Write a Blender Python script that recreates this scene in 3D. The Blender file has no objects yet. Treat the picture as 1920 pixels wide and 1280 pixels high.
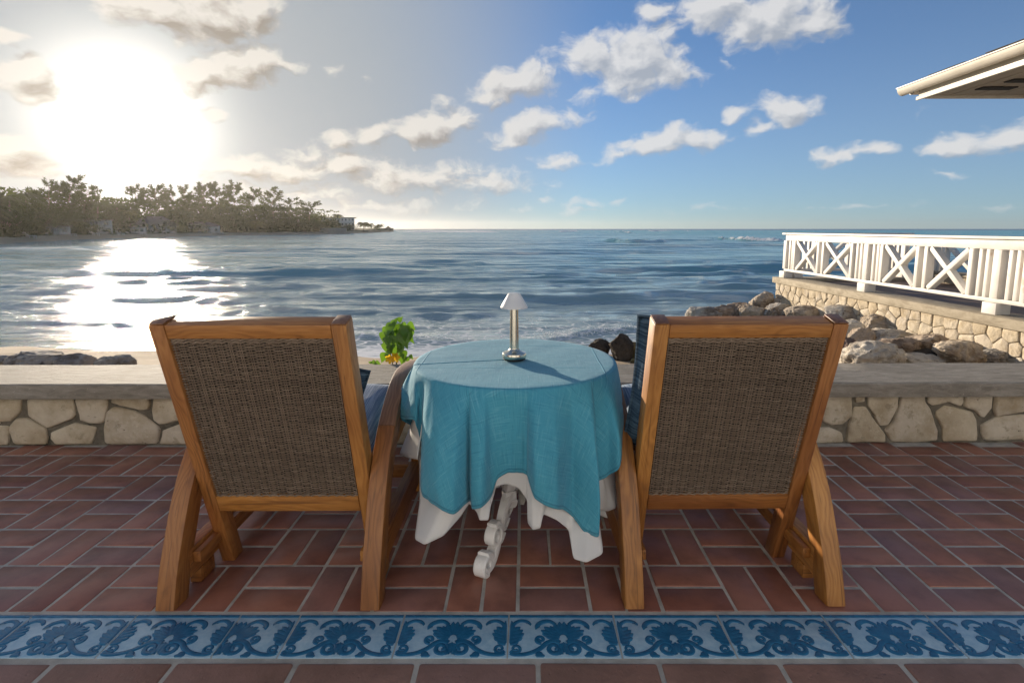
import bpy, bmesh, math, random
import numpy as np
from mathutils import Vector, Matrix, noise as mnoise

R = math.radians
random.seed(7)
rng = np.random.default_rng(7)
scene = bpy.context.scene
col = scene.collection

# ---------------------------------------------------------------- camera
CAM_H, CAM_Y, F_PX, PITCH, PX0, PY0 = 1.104, -.0925, 985.0, R(7.5), 985.0, 558.0
cam_data = bpy.data.cameras.new('camera')
cam = bpy.data.objects.new('camera', cam_data)
col.objects.link(cam)
cam.location = (0, CAM_Y, CAM_H)
cam.rotation_euler = (R(90) - PITCH, 0, 0)
cam_data.sensor_width = 36
cam_data.lens = F_PX / 1920 * 36
cam_data.shift_x = -25 / 1920
cam_data.shift_y = -82 / 1920
cam_data.clip_start = 0.05
cam_data.clip_end = 30000
scene.camera = cam
CP, SP = math.cos(PITCH), math.sin(PITCH)


def ray(px, py):
    dx, up = (px - PX0) / F_PX, (PY0 - py) / F_PX
    return Vector((dx, CP + up * SP, -SP + up * CP))


def at_y(px, py, Y):            # point of the place seen at a pixel, at distance Y
    d = ray(px, py)
    return Vector((0, CAM_Y, CAM_H)) + d * ((Y - CAM_Y) / d.y)


def at_z(px, py, Z):
    d = ray(px, py)
    return Vector((0, CAM_Y, CAM_H)) + d * ((Z - CAM_H) / d.z)


def azel(px, py):
    d = ray(px, py)
    return math.atan2(d.x, d.y), math.atan2(d.z, math.hypot(d.x, d.y))


# ---------------------------------------------------------------- node helper
class NT:
    def __init__(self, tree):
        self.t = tree
        tree.nodes.clear()

    def n(self, typ, ins=None, **props):
        nd = self.t.nodes.new(typ)
        for k, v in props.items():
            setattr(nd, k, v)
        if ins:
            for k, v in ins.items():
                self.set(nd.inputs[k], v)
        return nd

    def set(self, sock, v):
        if isinstance(v, bpy.types.NodeSocket):
            self.t.links.new(v, sock)
        else:
            if isinstance(v, (tuple, list)) and sock.type == 'RGBA' and len(v) == 3:
                v = (*v, 1)
            sock.default_value = v

    def m(self, op, a, b=0.0, c=0.0, clamp=False):
        nd = self.n('ShaderNodeMath', operation=op, use_clamp=clamp)
        for i, v in enumerate((a, b, c)):
            self.set(nd.inputs[i], v)
        return nd.outputs[0]

    def vm(self, op, a, b=(0, 0, 0), scale=None):
        nd = self.n('ShaderNodeVectorMath', operation=op)
        self.set(nd.inputs[0], a)
        self.set(nd.inputs[1], b)
        if scale is not None:
            self.set(nd.inputs['Scale'], scale)
        return nd.outputs['Value'] if op in ('DOT_PRODUCT', 'LENGTH', 'DISTANCE') else nd.outputs[0]

    def mix(self, f, a, b, blend='MIX'):
        nd = self.n('ShaderNodeMix', data_type='RGBA', blend_type=blend)
        self.set(nd.inputs[0], f)
        self.set(nd.inputs[6], a)
        self.set(nd.inputs[7], b)
        return nd.outputs[2]

    def ss(self, x, lo, hi, a=0.0, b=1.0):      # smoothstep from a to b
        nd = self.n('ShaderNodeMapRange', interpolation_type='SMOOTHSTEP')
        for i, v in enumerate((x, lo, hi, a, b)):
            self.set(nd.inputs[i], v)
        return nd.outputs[0]

    def noise(self, vec, scale=5.0, detail=4.0, rough=0.5, dist=0.0):
        nd = self.n('ShaderNodeTexNoise')
        if vec is not None:
            self.set(nd.inputs['Vector'], vec)
        for k, v in (('Scale', scale), ('Detail', detail), ('Roughness', rough), ('Distortion', dist)):
            self.set(nd.inputs[k], v)
        return nd.outputs[0]

    def voro(self, vec, scale=5.0, feature='F1', out='Distance', rand=1.0):
        nd = self.n('ShaderNodeTexVoronoi', feature=feature)
        self.set(nd.inputs['Vector'], vec)
        self.set(nd.inputs['Scale'], scale)
        self.set(nd.inputs['Randomness'], rand)
        return nd.outputs[out]

    def ramp(self, x, stops):
        nd = self.n('ShaderNodeValToRGB')
        el = nd.color_ramp.elements
        while len(el) < len(stops):
            el.new(0.5)
        for e, (p, c) in zip(el, stops):
            e.position = p
            e.color = (*c, 1) if len(c) == 3 else c
        self.set(nd.inputs[0], x)
        return nd.outputs[0]

    def scale(self, vec, s):
        return self.vm('MULTIPLY', vec, s)

    def obj(self):
        return self.n('ShaderNodeTexCoord').outputs['Object']

    def pos(self):
        return self.n('ShaderNodeNewGeometry').outputs['Position']

    def attr(self, name, out='Vector'):
        return self.n('ShaderNodeAttribute', attribute_name=name).outputs[out]

    def rnd(self):
        return self.n('ShaderNodeObjectInfo').outputs['Random']

    def bump(self, h, strength=0.3, dist=0.01, normal=None):
        nd = self.n('ShaderNodeBump', {'Height': h, 'Strength': strength, 'Distance': dist})
        if normal is not None:
            self.set(nd.inputs['Normal'], normal)
        return nd.outputs[0]

    def bsdf(self, color, rough=0.5, normal=None, spec=0.5, metal=0.0, **kw):
        nd = self.n('ShaderNodeBsdfPrincipled')
        self.set(nd.inputs['Base Color'], color)
        self.set(nd.inputs['Roughness'], rough)
        self.set(nd.inputs['Specular IOR Level'], spec)
        self.set(nd.inputs['Metallic'], metal)
        for k, v in kw.items():
            self.set(nd.inputs[k], v)
        if normal is not None:
            self.set(nd.inputs['Normal'], normal)
        return nd.outputs[0]

    def out(self, shader, disp=None):
        o = self.n('ShaderNodeOutputMaterial')
        self.set(o.inputs['Surface'], shader)


# ---------------------------------------------------------------- sky, sun, exposure
SUN_PX = (240, 222)
SUN_AZ, SUN_EL = azel(*SUN_PX)
SUN_DIR = Vector((math.sin(SUN_AZ) * math.cos(SUN_EL), math.cos(SUN_AZ) * math.cos(SUN_EL), math.sin(SUN_EL)))

sun_data = bpy.data.lights.new('sun', 'SUN')
sun = bpy.data.objects.new('sun', sun_data)
col.objects.link(sun)
sun.rotation_euler = SUN_DIR.to_track_quat('Z', 'Y').to_euler()
sun_data.energy = 4.6
sun_data.angle = R(0.8)
sun_data.color = (1.0, 0.85, 0.66)

# clouds: (centre px, width, height, tilt deg, weight), one or more soft lobes per cloud
CLOUDS = [
    (300, 20, 230, 90, 12, 1), (400, 30, 230, 120, 0, 1), (480, 30, 130, 90, 0, .9), (410, 62, 120, 50, 0, .7),
    (370, 143, 140, 62, -8, 1.1), (450, 128, 180, 80, -8, 1), (530, 125, 110, 40, 0, .7),
    (45, 140, 130, 70, 0, 1), (70, 175, 90, 50, 0, .9), (12, 75, 70, 50, 0, .8), (10, 290, 150, 90, 10, 1), (60, 318, 110, 40, 0, .8),
    (965, 158, 190, 78, -12, 1.0), (1000, 135, 80, 80, -20, .6), (925, 178, 110, 50, 0, .75),
    (1110, 105, 130, 95, 0, .95), (1190, 108, 170, 130, -5, 1.1), (1250, 125, 110, 85, 10, .9), (1180, 150, 160, 70, 0, .9), (1105, 180, 80, 35, 0, .6),
    (1340, 25, 160, 90, 0, 1), (1440, 38, 210, 105, -8, 1.1), (1530, 35, 130, 90, 10, .95), (1400, 62, 120, 60, 0, .7), (1225, 20, 95, 50, -20, .75),
    (800, 240, 170, 60, -10, 1), (860, 222, 90, 50, -10, .9), (700, 256, 120, 50, -10, .8), (635, 256, 110, 40, -8, .65),
    (1000, 238, 190, 58, -14, .85), (960, 255, 110, 45, -10, .7), (1070, 218, 110, 34, -5, .55),
    (1235, 268, 180, 55, -8, .9), (1310, 260, 130, 45, 0, .8), (1160, 290, 90, 34, -10, .6),
    (1470, 208, 130, 60, 5, .95), (1378, 218, 85, 38, -25, .65), (1415, 246, 75, 34, -15, .6),
    (1565, 290, 120, 44, 0, .75), (1640, 282, 90, 32, 0, .6), (1790, 270, 150, 50, -5, .85), (1880, 258, 150, 70, -8, .9),
    (1045, 300, 120, 38, -8, .7), (395, 213, 70, 30, 0, .8), (625, 138, 60, 30, 0, .5), (688, 158, 50, 24, 0, .45),
    (1310, 140, 60, 30, 20, .5), (1360, 118, 60, 40, 40, .42), (835, 190, 60, 50, 0, .4),
    (480, 318, 330, 50, 0, .8), (640, 310, 260, 60, 0, .75), (760, 335, 320, 70, 5, .75), (900, 345, 280, 60, 0, .62), (570, 285, 140, 40, -8, .6),
    (560, 360, 330, 40, 0, .55), (850, 318, 200, 46, -6, .6), (700, 385, 500, 40, 0, .5),
    (1025, 379, 50, 20, 0, .6), (1100, 383, 90, 20, 0, .6), (1160, 377, 40, 18, 0, .55), (975, 392, 80, 18, 0, .5), (1080, 396, 110, 16, 0, .5),
    (1640, 386, 260, 16, 0, .45), (1790, 320, 130, 20, 0, .4), (1860, 388, 160, 18, 0, .42), (1300, 395, 240, 16, 0, .35),
]

world = bpy.data.worlds.new('World')
scene.world = world
world.use_nodes = True


def cloud_mask_group():
    g = bpy.data.node_groups.new('cloud_mask', 'ShaderNodeTree')
    g.interface.new_socket('Vector', in_out='INPUT', socket_type='NodeSocketVector')
    g.interface.new_socket('Mask', in_out='OUTPUT', socket_type='NodeSocketFloat')
    w = NT(g)
    gi = w.n('NodeGroupInput')
    go = w.n('NodeGroupOutput')
    acc = None
    for (cx, cy, cw, ch, rot, wt) in CLOUDS:
        a0, e0 = azel(cx, cy)
        a1, e1 = azel(cx + 20, cy)
        a2, e2 = azel(cx, cy - 20)
        sa = math.hypot(a1 - a0, e1 - e0) / 20
        se = math.hypot(a2 - a0, e2 - e0) / 20
        base = math.atan2(e1 - e0, a1 - a0)
        mp = w.n('ShaderNodeMapping', {'Vector': gi.outputs[0], 'Location': (a0, e0, 0),
                                       'Rotation': (0, 0, base - R(rot)),
                                       'Scale': (cw * .69 * sa, ch * .73 * se, 1)}, vector_type='TEXTURE')
        gr = w.n('ShaderNodeTexGradient', {'Vector': mp.outputs[0]}, gradient_type='SPHERICAL')
        v = w.m('MULTIPLY', gr.outputs['Fac'], wt)
        acc = v if acc is None else w.m('SMOOTH_MAX', acc, v, 0.12)
    w.set(go.inputs[0], acc)
    return g


def build_world():
    w = NT(world.node_tree)
    d = w.n('ShaderNodeTexCoord').outputs['Generated']
    sep = w.n('ShaderNodeSeparateXYZ', {0: d})
    az = w.m('ARCTAN2', sep.outputs[0], sep.outputs[1])
    el = w.m('ARCSINE', sep.outputs[2])
    p = w.n('ShaderNodeCombineXYZ', {0: az, 1: el}).outputs[0]
    sky = w.n('ShaderNodeTexSky', sky_type='NISHITA', sun_disc=False, sun_elevation=SUN_EL,
              sun_rotation=SUN_AZ, altitude=0, air_density=0.75, dust_density=0.05, ozone_density=5.0)
    skyc = w.vm('SCALE', sky.outputs[0], scale=SKY_STRENGTH)
    skyc = w.vm('MULTIPLY', skyc, SKY_TINT)
    skyc = w.mix(w.ss(el, .36, .0, .20, .55), skyc, (.36, .44, .49))
    # thin grey veil high in front of the sun
    dot = w.vm('DOT_PRODUCT', d, tuple(SUN_DIR))
    skyc = w.mix(w.ss(dot, .70, .965, 0.0, 1.0), skyc, (.36, .40, .44))
    # more clouds beyond the frame, the same kind as those in view
    g = cloud_mask_group()
    wild = w.m('MULTIPLY', w.ss(w.noise(w.scale(p, (2.2, 5.0, 1)), 1.0, 1.0), .52, .72), w.ss(w.m('ABSOLUTE', az), .95, 1.2))
    wild = w.m('MULTIPLY', wild, w.ss(el, 1.1, .7))

    def dens(off):
        q = w.vm('ADD', p, off)
        wn = w.n('ShaderNodeTexNoise', {'Vector': w.scale(q, (1, 1.5, 1)), 'Scale': 13.0, 'Detail': 3.0})
        warp = w.vm('SCALE', w.vm('SUBTRACT', wn.outputs['Color'], (.5, .5, .5)), scale=.055)
        q2 = w.vm('ADD', q, warp)
        gn = w.n('ShaderNodeGroup')
        gn.node_tree = g
        w.set(gn.inputs[0], q2)
        mk = w.m('MAXIMUM', gn.outputs[0], w.m('MULTIPLY', wild, .8))
        f = w.noise(w.scale(q2, (1, 1.45, 1)), 26.0, 6.0, .56)
        x = w.m('MULTIPLY_ADD', w.m('SUBTRACT', f, .5), 1.55, w.m('MULTIPLY', mk, 1.45))
        return w.m('MULTIPLY', x, w.ss(mk, 0.0, .16))

    x0 = dens((0, 0, 0))
    x1 = dens((-.014, .017, 0))
    alpha = w.ss(x0, .24, .92)
    lit = w.m('MULTIPLY_ADD', w.m('SUBTRACT', x0, x1), 1.5, .62)
    lit = w.m('SUBTRACT', lit, w.m('MULTIPLY', w.ss(x0, .7, 1.5), .35), clamp=True)
    near = w.ss(dot, .72, .985)
    shade = w.mix(near, (.40, .43, .475), (.33, .28, .23))
    bright = w.mix(near, (.74, .73, .72), (.80, .75, .68))
    cc = w.mix(lit, shade, bright)
    # low clouds fade into the horizon air
    hz = w.ss(el, .10, .0)
    cc = w.mix(w.m('MULTIPLY', hz, .55), cc, skyc)
    alpha = w.m('MULTIPLY', alpha, .88)
    colr = w.mix(alpha, skyc, cc)
    # bright veil of thin air round the sun
    dp = w.m('MAXIMUM', dot, 0.0)
    g1 = w.m('MULTIPLY', w.m('POWER', dp, 240.0), GLOW[0])
    g2 = w.m('MULTIPLY', w.m('POWER', dp, 22.0), GLOW[1])
    g3 = w.m('MULTIPLY', w.m('POWER', dp, 4.0), GLOW[2])
    glow = w.vm('ADD', w.vm('SCALE', (1.0, .93, .80), scale=g1), w.vm('SCALE', (1.0, .86, .66), scale=g2))
    glow = w.vm('ADD', glow, w.vm('SCALE', (1.0, .84, .66), scale=g3))
    glow = w.vm('SCALE', glow, scale=w.m('SUBTRACT', 1.0, w.m('MULTIPLY', alpha, .8)))
    fin = w.vm('ADD', colr, glow)
    # below the horizon: the sea's dim return
    fin = w.mix(w.ss(el, -.01, -.06), fin, (.10, .13, .15))
    bg = w.n('ShaderNodeBackground', {'Color': fin, 'Strength': 0.60})
    o = w.n('ShaderNodeOutputWorld')
    w.set(o.inputs[0], bg.outputs[0])


SKY_STRENGTH = 0.15
SKY_TINT = (1.02, 1.06, 1.04)
GLOW = (1.5, .13, .0)
build_world()
world.cycles.sampling_method = 'MANUAL'
world.cycles.sample_map_resolution = 512

vs = scene.view_settings
vs.view_transform = 'Standard'
vs.look = 'None'
vs.exposure = 0.8
vs.gamma = 1.0
vs.use_curve_mapping = False
cy = scene.cycles
cy.use_denoising = True
try:
    cy.denoiser = 'OPENIMAGEDENOISE'
except Exception:
    pass
cy.max_bounces = 6
cy.diffuse_bounces = 3
cy.glossy_bounces = 3
cy.transmission_bounces = 3
cy.transparent_max_bounces = 6
cy.caustics_reflective = False
cy.caustics_refractive = False
cy.use_adaptive_sampling = True
cy.adaptive_threshold = 0.006
cy.sample_clamp_indirect = 6.0
# ---------------------------------------------------------------- materials
def mat(name):
    m = bpy.data.materials.new(name)
    m.use_nodes = True
    return m, NT(m.node_tree)


def make_teak(name, c_dark, c_mid, c_light, rough=.42):
    m, w = mat(name)
    g = w.attr('grain')
    big = w.noise(w.scale(g, (1.3, 9, 9)), 2.2, 3, .5, .6)
    ring = w.n('ShaderNodeTexWave', {'Vector': w.vm('ADD', w.scale(g, (.9, 11, 11)), w.vm('SCALE', w.n('ShaderNodeTexNoise', {'Vector': w.scale(g, (2.2, 7, 7)), 'Scale': 1.5}).outputs['Color'], scale=2.2)),
                                    'Scale': 1.6, 'Distortion': 2.5, 'Detail': 2.0, 'Detail Scale': 1.5}, wave_type='BANDS', bands_direction='Y').outputs['Fac']
    fine = w.noise(w.scale(g, (6, 190, 190)), 1.5, 3, .6)
    pores = w.ss(w.noise(w.scale(g, (14, 420, 420)), 1.0, 2, .5), .62, .72)
    t = w.m('ADD', w.m('MULTIPLY', ring, .22), w.m('ADD', w.m('MULTIPLY', big, .62), w.m('MULTIPLY', fine, .34)), clamp=True)
    c = w.ramp(t, [(.22, c_dark), (.52, c_mid), (.9, c_light)])
    streak = w.ss(w.noise(w.scale(g, (1.6, 75, 75)), 1.3, 4, .6, .3), .56, .68)
    c = w.mix(w.m('MULTIPLY', streak, .8), c, c_dark)
    tone = w.noise(w.scale(g, (2.2, 5, 5)), 1.0, 2)
    c = w.mix(w.m('MULTIPLY', w.ss(tone, .40, .66), .7), c, w.mix(1.0, c, (.50, .38, .30), 'MULTIPLY'))
    c = w.mix(w.m('MULTIPLY', pores, .55), c, tuple(x * .35 for x in c_dark))
    # per piece difference and dirt
    hsv = w.n('ShaderNodeHueSaturation', {'Color': c, 'Value': w.m('MULTIPLY_ADD', w.rnd(), .42, .70), 'Hue': w.m('MULTIPLY_ADD', w.rnd(), .012, .494)})
    dirt = w.ss(w.noise(w.obj(), 9, 5, .6), .60, .78)
    c = w.mix(w.m('MULTIPLY', dirt, .35), hsv.outputs[0], (.06, .028, .012))
    r = w.m('MULTIPLY_ADD', fine, .25, rough - .1)
    b = w.bump(w.m('ADD', fine, w.m('MULTIPLY', pores, -.8)), .18, .002)
    w.out(w.bsdf(c, r, b, .5))
    return m


M = {}
M['teak'] = make_teak('teak', (.17, .066, .021), (.39, .160, .038), (.51, .235, .068))
M['teak_dark'] = make_teak('teak_top', (.12, .05, .025), (.24, .115, .055), (.36, .19, .10), .38)


def build_mats():
    # wicker
    m, w = mat('wicker'); M['wicker'] = m
    g = w.attr('grain')
    n1 = w.noise(w.scale(g, (9, 1, 1)), 2.0, 3)
    n2 = w.n('ShaderNodeTexWhiteNoise', {'Vector': w.scale(g, (0, 1, 0))}, noise_dimensions='3D').outputs['Value']
    c = w.ramp(w.m('MULTIPLY_ADD', n2, .22, w.m('MULTIPLY', n1, .75)), [(.2, (.095, .066, .045)), (.5, (.19, .137, .097)), (.85, (.33, .255, .19))])
    w.out(w.bsdf(c, .5, None, .45))

    # terrace bricks (smooth quarry tile)
    m, w = mat('quarry_tile'); M['brick'] = m
    o = w.vm('ADD', w.pos(), w.vm('SCALE', (17.0, 31.0, 5.0), scale=w.rnd()))
    r1 = w.rnd()
    base = w.ramp(r1, [(0, (.235, .090, .064)), (.3, (.335, .135, .088)), (.6, (.355, .15, .102)), (.85, (.30, .142, .115)), (1, (.255, .13, .118))])
    nz = w.noise(o, 9, 5, .62)
    c = w.mix(w.ss(nz, .35, .75), base, w.mix(.5, base, (.08, .035, .03)))
    sp = w.ss(w.noise(o, 190, 2, .5), .66, .74)
    c = w.mix(w.m('MULTIPLY', sp, .3), c, (.30, .2, .16))
    scr = w.ss(w.noise(w.scale(o, (3, 30, 1)), 6, 4, .7), .62, .78)
    c = w.mix(w.m('MULTIPLY', scr, .16), c, (.33, .24, .21))
    rr = w.m('MULTIPLY_ADD', w.noise(o, 14, 5, .65), .3, .25)
    b = w.bump(w.m('ADD', w.noise(o, 22, 4, .55), w.m('MULTIPLY', sp, .2)), .22, .004)
    w.out(w.bsdf(c, rr, b, .5))

    m, w = mat('grout'); M['grout'] = m
    o = w.pos()
    c = w.ramp(w.noise(o, 12, 6, .65), [(.3, (.32, .295, .26)), (.55, (.49, .46, .41)), (.8, (.58, .545, .49))])
    c = w.mix(w.m('MULTIPLY', w.ss(w.noise(o, 3.1, 4, .6), .55, .7), .5), c, (.2, .18, .15))
    w.out(w.bsdf(c, .9, w.bump(w.noise(o, 260, 3, .6), .5, .002), .2))

    # rough terracotta pavers
    m, w = mat('rough_terracotta'); M['paver'] = m
    o = w.vm('ADD', w.pos(), w.vm('SCALE', (13.0, 23.0, 5.0), scale=w.rnd()))
    base = w.ramp(w.rnd(), [(0, (.30, .155, .115)), (.5, (.38, .21, .155)), (1, (.33, .185, .15))])
    c = w.mix(w.ss(w.noise(o, 6, 6, .65), .35, .72), base, (.24, .135, .10))
    c = w.mix(w.m('MULTIPLY', w.ss(w.noise(o, 60, 4, .7), .58, .75), .5), c, (.36, .24, .18))
    hh = w.m('ADD', w.noise(o, 28, 6, .7), w.m('MULTIPLY', w.ss(w.voro(o, 55), .0, .25), .3))
    w.out(w.bsdf(c, .6, w.bump(hh, .55, .006), .35))

    # glazed border tile: pale ground and deep blue relief
    m, w = mat('pale_blue_glaze'); M['glaze_pale'] = m
    o = w.pos()
    c = w.ramp(w.noise(o, 34, 6, .7), [(.28, (.23, .39, .53)), (.55, (.35, .51, .62)), (.8, (.46, .60, .68))])
    w.out(w.bsdf(c, .22, w.bump(w.noise(o, 120, 3), .1, .002), .5))
    m, w = mat('deep_blue_glaze'); M['glaze_deep'] = m
    c = w.ramp(w.noise(o := w.pos(), 40, 6, .7), [(.3, (.010, .095, .205)), (.6, (.018, .145, .28)), (.85, (.045, .215, .36))])
    w.out(w.bsdf(c, .22, w.bump(w.noise(o, 150, 3), .12, .002), .5))

    # cream limestone of the walls
    m, w = mat('limestone'); M['limestone'] = m
    o = w.vm('ADD', w.pos(), w.vm('SCALE', (7.0, 11.0, 5.0), scale=w.rnd()))
    base = w.ramp(w.rnd(), [(0, (.53, .45, .33)), (.5, (.60, .525, .41)), (1, (.54, .475, .39))])
    c = w.mix(w.ss(w.noise(o, 5, 7, .65), .36, .70), base, (.38, .305, .205))
    c = w.mix(w.m('MULTIPLY', w.ss(w.noise(o, 22, 6, .7), .52, .72), .65), c, (.66, .59, .47))
    pit = w.ss(w.noise(w.scale(o, (1, 1, 1.5)), 17, 5, .7), .66, .71)
    c = w.mix(w.m('MULTIPLY', pit, .8), c, (.08, .065, .045))
    moss = w.m('MULTIPLY', w.ss(w.noise(o, 11, 5, .7), .58, .68), .55)
    c = w.mix(moss, c, (.19, .15, .085))
    hh = w.m('SUBTRACT', w.m('ADD', w.noise(o, 16, 8, .68), w.m('MULTIPLY', w.noise(o, 4, 3), 1.4)), w.m('MULTIPLY', pit, .7))
    w.out(w.bsdf(c, .85, w.bump(hh, .7, .018), .25))

    m, w = mat('dark_mortar'); M['mortar'] = m
    o = w.pos()
    c = w.ramp(w.noise(o, 7, 6, .7), [(.34, (.030, .032, .025)), (.46, (.13, .115, .09)), (.75, (.27, .24, .19))])
    w.out(w.bsdf(c, .95, w.bump(w.noise(o, 60, 6, .7), .7, .01), .2))

    # trowelled concrete
    m, w = mat('concrete'); M['concrete'] = m
    o = w.pos()
    st = w.noise(w.scale(o, (3, 13, 13)), 2.6, 8, .68, .7)
    c = w.ramp(st, [(.28, (.155, .135, .108)), (.5, (.275, .245, .205)), (.72, (.37, .335, .285))])
    c = w.mix(w.m('MULTIPLY', w.ss(w.noise(o, 2.7, 6, .65), .50, .72), .6), c, (.17, .15, .12))
    c = w.mix(w.m('MULTIPLY', w.ss(w.noise(o, 75, 3, .6), .63, .72), .5), c, (.5, .46, .4))
    hh = w.m('ADD', w.noise(w.scale(o, (2, 9, 9)), 9, 7, .7), w.m('MULTIPLY', w.noise(o, 90, 3), .4))
    w.out(w.bsdf(c, .78, w.bump(hh, .5, .010), .3))
    m, w = mat('pale_concrete'); M['concrete_pale'] = m
    o = w.pos()
    st = w.noise(w.scale(o, (9, 3, 9)), 1.6, 8, .68, .6)
    c = w.ramp(st, [(.28, (.24, .20, .145)), (.5, (.37, .32, .24)), (.72, (.46, .40, .31))])
    c = w.mix(w.m('MULTIPLY', w.ss(w.noise(o, 1.9, 6, .65), .52, .7), .5), c, (.2, .16, .11))
    w.out(w.bsdf(c, .85, w.bump(st, .5, .01), .3))

    # linen cloth
    m, w = mat('turquoise_linen'); M['cloth'] = m
    uv = w.attr('cloth')
    sx = w.noise(w.scale(uv, (120, 5, 1)), 2.0, 4, .7)
    sy = w.noise(w.scale(uv, (5, 120, 1)), 2.0, 4, .7)
    slub = w.m('MAXIMUM', w.ss(sx, .54, .70), w.ss(sy, .54, .70))
    dk = w.m('MAXIMUM', w.ss(sx, .44, .30), w.ss(sy, .44, .30))
    hem = w.attr('hem', 'Fac')
    hemline = w.m('MULTIPLY', w.ss(hem, .016, .011), w.ss(hem, .007, .011))
    c = w.mix(w.m('MULTIPLY', slub, .55), (.07, .33, .455), (.215, .51, .61))
    c = w.mix(w.m('MULTIPLY', dk, .65), c, (.022, .165, .275))
    c = w.mix(w.m('MULTIPLY', w.ss(w.noise(uv, 5, 4), .4, .7), .18), c, (.025, .20, .33))
    s2 = w.n('ShaderNodeSeparateXYZ', {0: uv})
    cre = None
    for k, v, wd in ((1, -.115, .0035), (1, .215, .003), (0, -.33, .003), (0, .30, .003), (1, -.40, .003)):
        q = w.ss(w.m('ABSOLUTE', w.m('SUBTRACT', w.m('ADD', s2.outputs[k], w.m('MULTIPLY', w.noise(uv, 6, 2), .006)), v + .003)), wd, 0)
        cre = q if cre is None else w.m('MAXIMUM', cre, q)
    weave = w.m('ADD', w.m('MULTIPLY', sx, 1.0), sy)
    bp = w.bump(w.m('ADD', w.m('MULTIPLY', weave, .5), w.m('ADD', w.m('MULTIPLY', w.m('MULTIPLY', cre, w.ss(hem, .9, 1.4)), 2.2), w.m('MULTIPLY', w.noise(uv, 9, 3, .6), 2.0))), .45, .003)
    c = w.mix(w.m('MULTIPLY', hemline, .6), c, (.015, .11, .19))
    d = w.bsdf(c, .8, bp, .25, **{'Sheen Weight': .15, 'Sheen Roughness': .5})
    tr = w.n('ShaderNodeBsdfTranslucent', {'Color': w.mix(1.0, c, (1.2, 1.2, 1.2), 'MULTIPLY'), 'Normal': bp}).outputs[0]
    mx = w.n('ShaderNodeMixShader', {0: .12, 1: d, 2: tr})
    w.out(mx.outputs[0])

    m, w = mat('white_cotton'); M['white_cloth'] = m
    uv = w.attr('cloth')
    bp = w.bump(w.m('ADD', w.noise(w.scale(uv, (400, 400, 1)), 1.0, 2), w.m('MULTIPLY', w.noise(uv, 8, 4, .6), 3.0)), .3, .003)
    d = w.bsdf((.78, .765, .75), .85, bp, .2)
    tr = w.n('ShaderNodeBsdfTranslucent', {'Color': (.78, .76, .73, 1), 'Normal': bp}).outputs[0]
    w.out(w.n('ShaderNodeMixShader', {0: .25, 1: d, 2: tr}).outputs[0])

    # brushed metal, plastic, rubber
    m, w = mat('brushed_brass'); M['metal'] = m
    o = w.obj()
    w.out(w.bsdf((.66, .62, .52), w.m('MULTIPLY_ADD', w.noise(w.scale(o, (1, 1, 60)), 20, 3), .15, .14), None, .5, 1.0))
    m, w = mat('white_plastic'); M['shade'] = m
    d = w.bsdf((.80, .79, .80), .35, None, .5)
    tr = w.n('ShaderNodeBsdfTranslucent', {'Color': (.8, .78, .78, 1)}).outputs[0]
    w.out(w.n('ShaderNodeMixShader', {0: .35, 1: d, 2: tr}).outputs[0])
    m, w = mat('black_rubber'); M['rubber'] = m
    w.out(w.bsdf((.012, .012, .012), .6, None, .4))

    # white painted cast iron
    m, w = mat('white_cast_iron'); M['iron'] = m
    o = w.obj()
    c = w.mix(w.m('MULTIPLY', w.ss(w.noise(o, 30, 6, .7), .55, .7), .5), (.78, .77, .76), (.55, .51, .46))
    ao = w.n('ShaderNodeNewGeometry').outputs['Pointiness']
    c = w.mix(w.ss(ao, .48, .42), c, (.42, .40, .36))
    w.out(w.bsdf(c, .42, w.bump(w.noise(o, 70, 4), .2, .003), .5))

    # blue woven cushions
    for nm, ca, cb, st in (('denim_stripe', (.12, .19, .29), (.40, .48, .57), (140, 3, 3)), ('navy_weave', (.018, .042, .075), (.10, .165, .225), (5, 110, 5))):
        m, w = mat(nm); M[nm] = m
        o = w.obj()
        a = w.noise(w.scale(o, st), 1.6, 4, .65)
        f = w.noise(w.scale(o, (420, 420, 420)), 1.0, 2)
        c = w.mix(w.ss(w.m('MULTIPLY_ADD', f, .3, a), .50, .86), ca, cb)
        w.out(w.bsdf(c, .85, w.bump(w.m('ADD', a, f), .5, .002), .2))

    # plants
    for nm, c1, c2 in (('leaf_green', (.035, .115, .012), (.075, .18, .018)), ):
        m, w = mat(nm); M[nm] = m
        c = w.mix(w.rnd(), c1, c2)
        c = w.mix(w.m('MULTIPLY', w.noise(w.obj(), 60, 4), .5), c, (.16, .26, .03))
        d = w.bsdf(c, .4, w.bump(w.noise(w.obj(), 90, 3), .2, .002), .5)
        tr = w.n('ShaderNodeBsdfTranslucent', {'Color': (.17, .33, .02, 1)}).outputs[0]
        w.out(w.n('ShaderNodeMixShader', {0: .35, 1: d, 2: tr}).outputs[0])
    m, w = mat('yellow_petal'); M['petal'] = m
    d = w.bsdf((.75, .46, .02), .5)
    tr = w.n('ShaderNodeBsdfTranslucent', {'Color': (.85, .55, .03, 1)}).outputs[0]
    w.out(w.n('ShaderNodeMixShader', {0: .45, 1: d, 2: tr}).outputs[0])
    m, w = mat('stem'); M['stem'] = m
    w.out(w.bsdf((.10, .10, .03), .6))

    # boulders: look depends on the colour stored on each object
    m, w = mat('boulder'); M['rock'] = m
    oc = w.n('ShaderNodeObjectInfo').outputs['Color']
    o = w.vm('ADD', w.obj(), w.vm('SCALE', (7.0, 11.0, 5.0), scale=w.rnd()))
    n1 = w.noise(o, 3.2, 8, .68)
    c = w.mix(w.ss(n1, .42, .66), oc, w.mix(1.0, oc, (.45, .40, .36), 'MULTIPLY'))
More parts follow.
